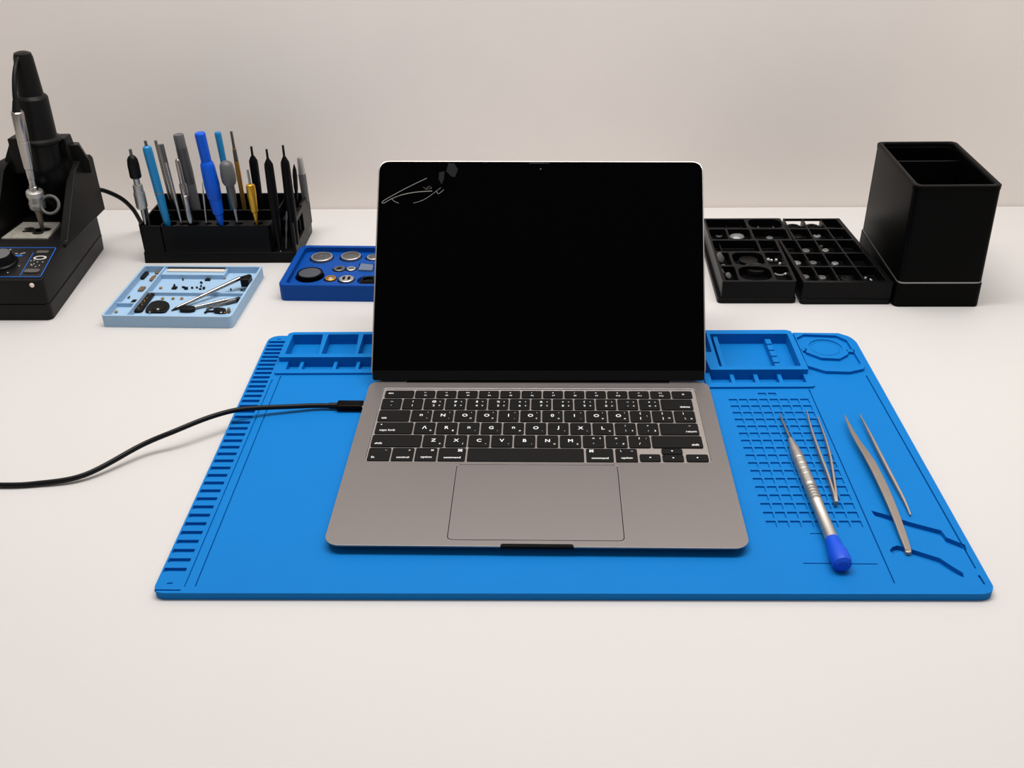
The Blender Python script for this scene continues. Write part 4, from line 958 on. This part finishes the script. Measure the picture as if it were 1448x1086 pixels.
CN = obj('cone_holder', MB().lathe([(-40, 17), (-2, 17.5), (0, 20), (1, 21.6), (3.4, 21.6), (4.4, 19.5), (5.5, 18), (cl * .5, 16.4), (cl * .52, 15), (cl * .535, 12.8), (cl * .94, 9.6), (cl * .985, 8.4), (cl, 5)], cb, cax, 36), 'casing', ST, sharp=32)
obj('holder_base', MB().lathe([(0, 15), (20, 22), (55, 24)], cb + Vector((0, 16, -78)), (0, -.25, 1), 28), 'plastic', ST)
# sponge and its dish
sp = [P(0 + x / 4.935, 250 + y / 4.935, 56) for x, y in ((8, 432), (332, 432), (424, 320), (162, 320))]
obj('sponge', MB().prism(rpoly([(p.x, p.y) for p in sp], 1), 52, 57.0), 'sponge', ST, bevel=.8)
mb = MB()
for x, y, r in ((240, 375, 11), (205, 362, 8), (300, 370, 12), (265, 392, 9), (180, 380, 6), (340, 365, 5)):
    p = P(x / 4.935, 250 + y / 4.935, 57); mb.prism(circ(p.x, p.y, r * .7, 14, r * .5), 56.8, 57.12)
obj('scorch_marks', mb, 'soot', ST)
pts = [PY(135, 268, 548), PY(150, 270.5, 560), PY(172, 281, 575), PY(188, 296, 588), PY(198, 312, 598), PY(206, 328, 606)]
pts = [Vector(p) for p in pts]; pts[-1].z = max(pts[-1].z, 3); pts.append(Vector((pts[-1].x + 30, 622, 3))); pts.append(Vector((pts[-1].x + 60, 640, 2.6)))
obj('power_cord', MB().tube([Vector((-366, 540, pts[0].z))] + pts, 2.6, 12), 'rubber', ST)
# soldering iron resting in the station
ti, tt = PY(60.8, 327.5, 478), PY(24.2, 157, 462)
IR = thing('soldering_iron', 'chrome soldering iron standing tip down on the grey sponge', 'soldering iron', (ti.x, ti.y, ti.z))
iax = ti - tt; il = iax.length; ik = 1 / pxmm((ti + tt) / 2)
def iron(name, m, prof, n=24): return obj(name, MB().lathe([(f * il, r * ik) for f, r in prof], tt, iax, n), m, IR, sharp=30)
iron('handle', 'steel', [(0, 6.5), (.005, 8), (.01, 8.4), (.22, 8.2), (.222, 7.6), (.23, 7.6), (.232, 8.2), (.45, 7), (.455, 6.2)])
iron('neck', 'steel', [(.45, 6.0), (.535, 5.6), (.54, 5), (.6, 5), (.605, 6), (.635, 6.2), (.64, 8)])
iron('collar', 'satin', [(.635, 7), (.645, 11.2), (.655, 12), (.685, 12), (.69, 10.4), (.73, 10.4), (.735, 11), (.75, 11.4), (.785, 11), (.80, 8)])
iron('tip', 'steel_dark', [(.795, 6), (.82, 5.4), (.86, 4.4), (.93, 3.2), (.985, 3), (1, 1.6)])
cc = PY(70.5, 289.5, 470)
obj('hanging_ring', MB().torus(cc, (0.1, -1, .5), 9.6, 1.7, 32, 10), 'disc', IR)
pts = [PY(x / 5.43, 50 + y / 5.43, Y) for x, y, Y in ((128, 596, 462), (117, 500, 466), (110, 400, 472), (112, 300, 480), (125, 220, 488), (150, 165, 494), (186, 142, 500), (212, 152, 506))]
obj('cord', MB().tube(pts, 2.4, 12), 'rubber', IR)
obj('cord_sleeve', MB().tube([pts[0], pts[1]], lambda t: 4.6 - 1.8 * t, 14, 0, 1), 'rubber', IR)

# ================================================================== light
w = bpy.data.worlds.new('world'); SC.world = w; w.use_nodes = True
bg = w.node_tree.nodes['Background']; bg.inputs['Color'].default_value = (1, .975, .95, 1); bg.inputs['Strength'].default_value = 0.28
def area(name, loc, target, sx, sy, power, col=(1, .97, .94)):
    l = bpy.data.lights.new(name, 'AREA'); l.shape = 'RECTANGLE'; l.size = sx; l.size_y = sy; l.energy = power; l.color = col
    o = bpy.data.objects.new(name, l); COL.objects.link(o); o.location = loc
    o.rotation_euler = (Vector(target) - Vector(loc)).to_track_quat('-Z', 'Y').to_euler()
    return o
area('ceiling_light', (0.14, 0.5, 2.0), (0.2, 0.25, 0), 1.8, 0.6, 22)
area('wall_fill_light', (0.26, 0.26, 1.3), (0.26, 0.677, 0.34), 1.8, 0.25, 15.5)  # added unseen fill that brightens the wall, not a fitting of the room
SC.view_settings.view_transform = 'Standard'
SC.view_settings.look = 'None'
SC.view_settings.exposure = 0.0
SC.view_settings.gamma = 1.0
SC.view_settings.use_curve_mapping = False
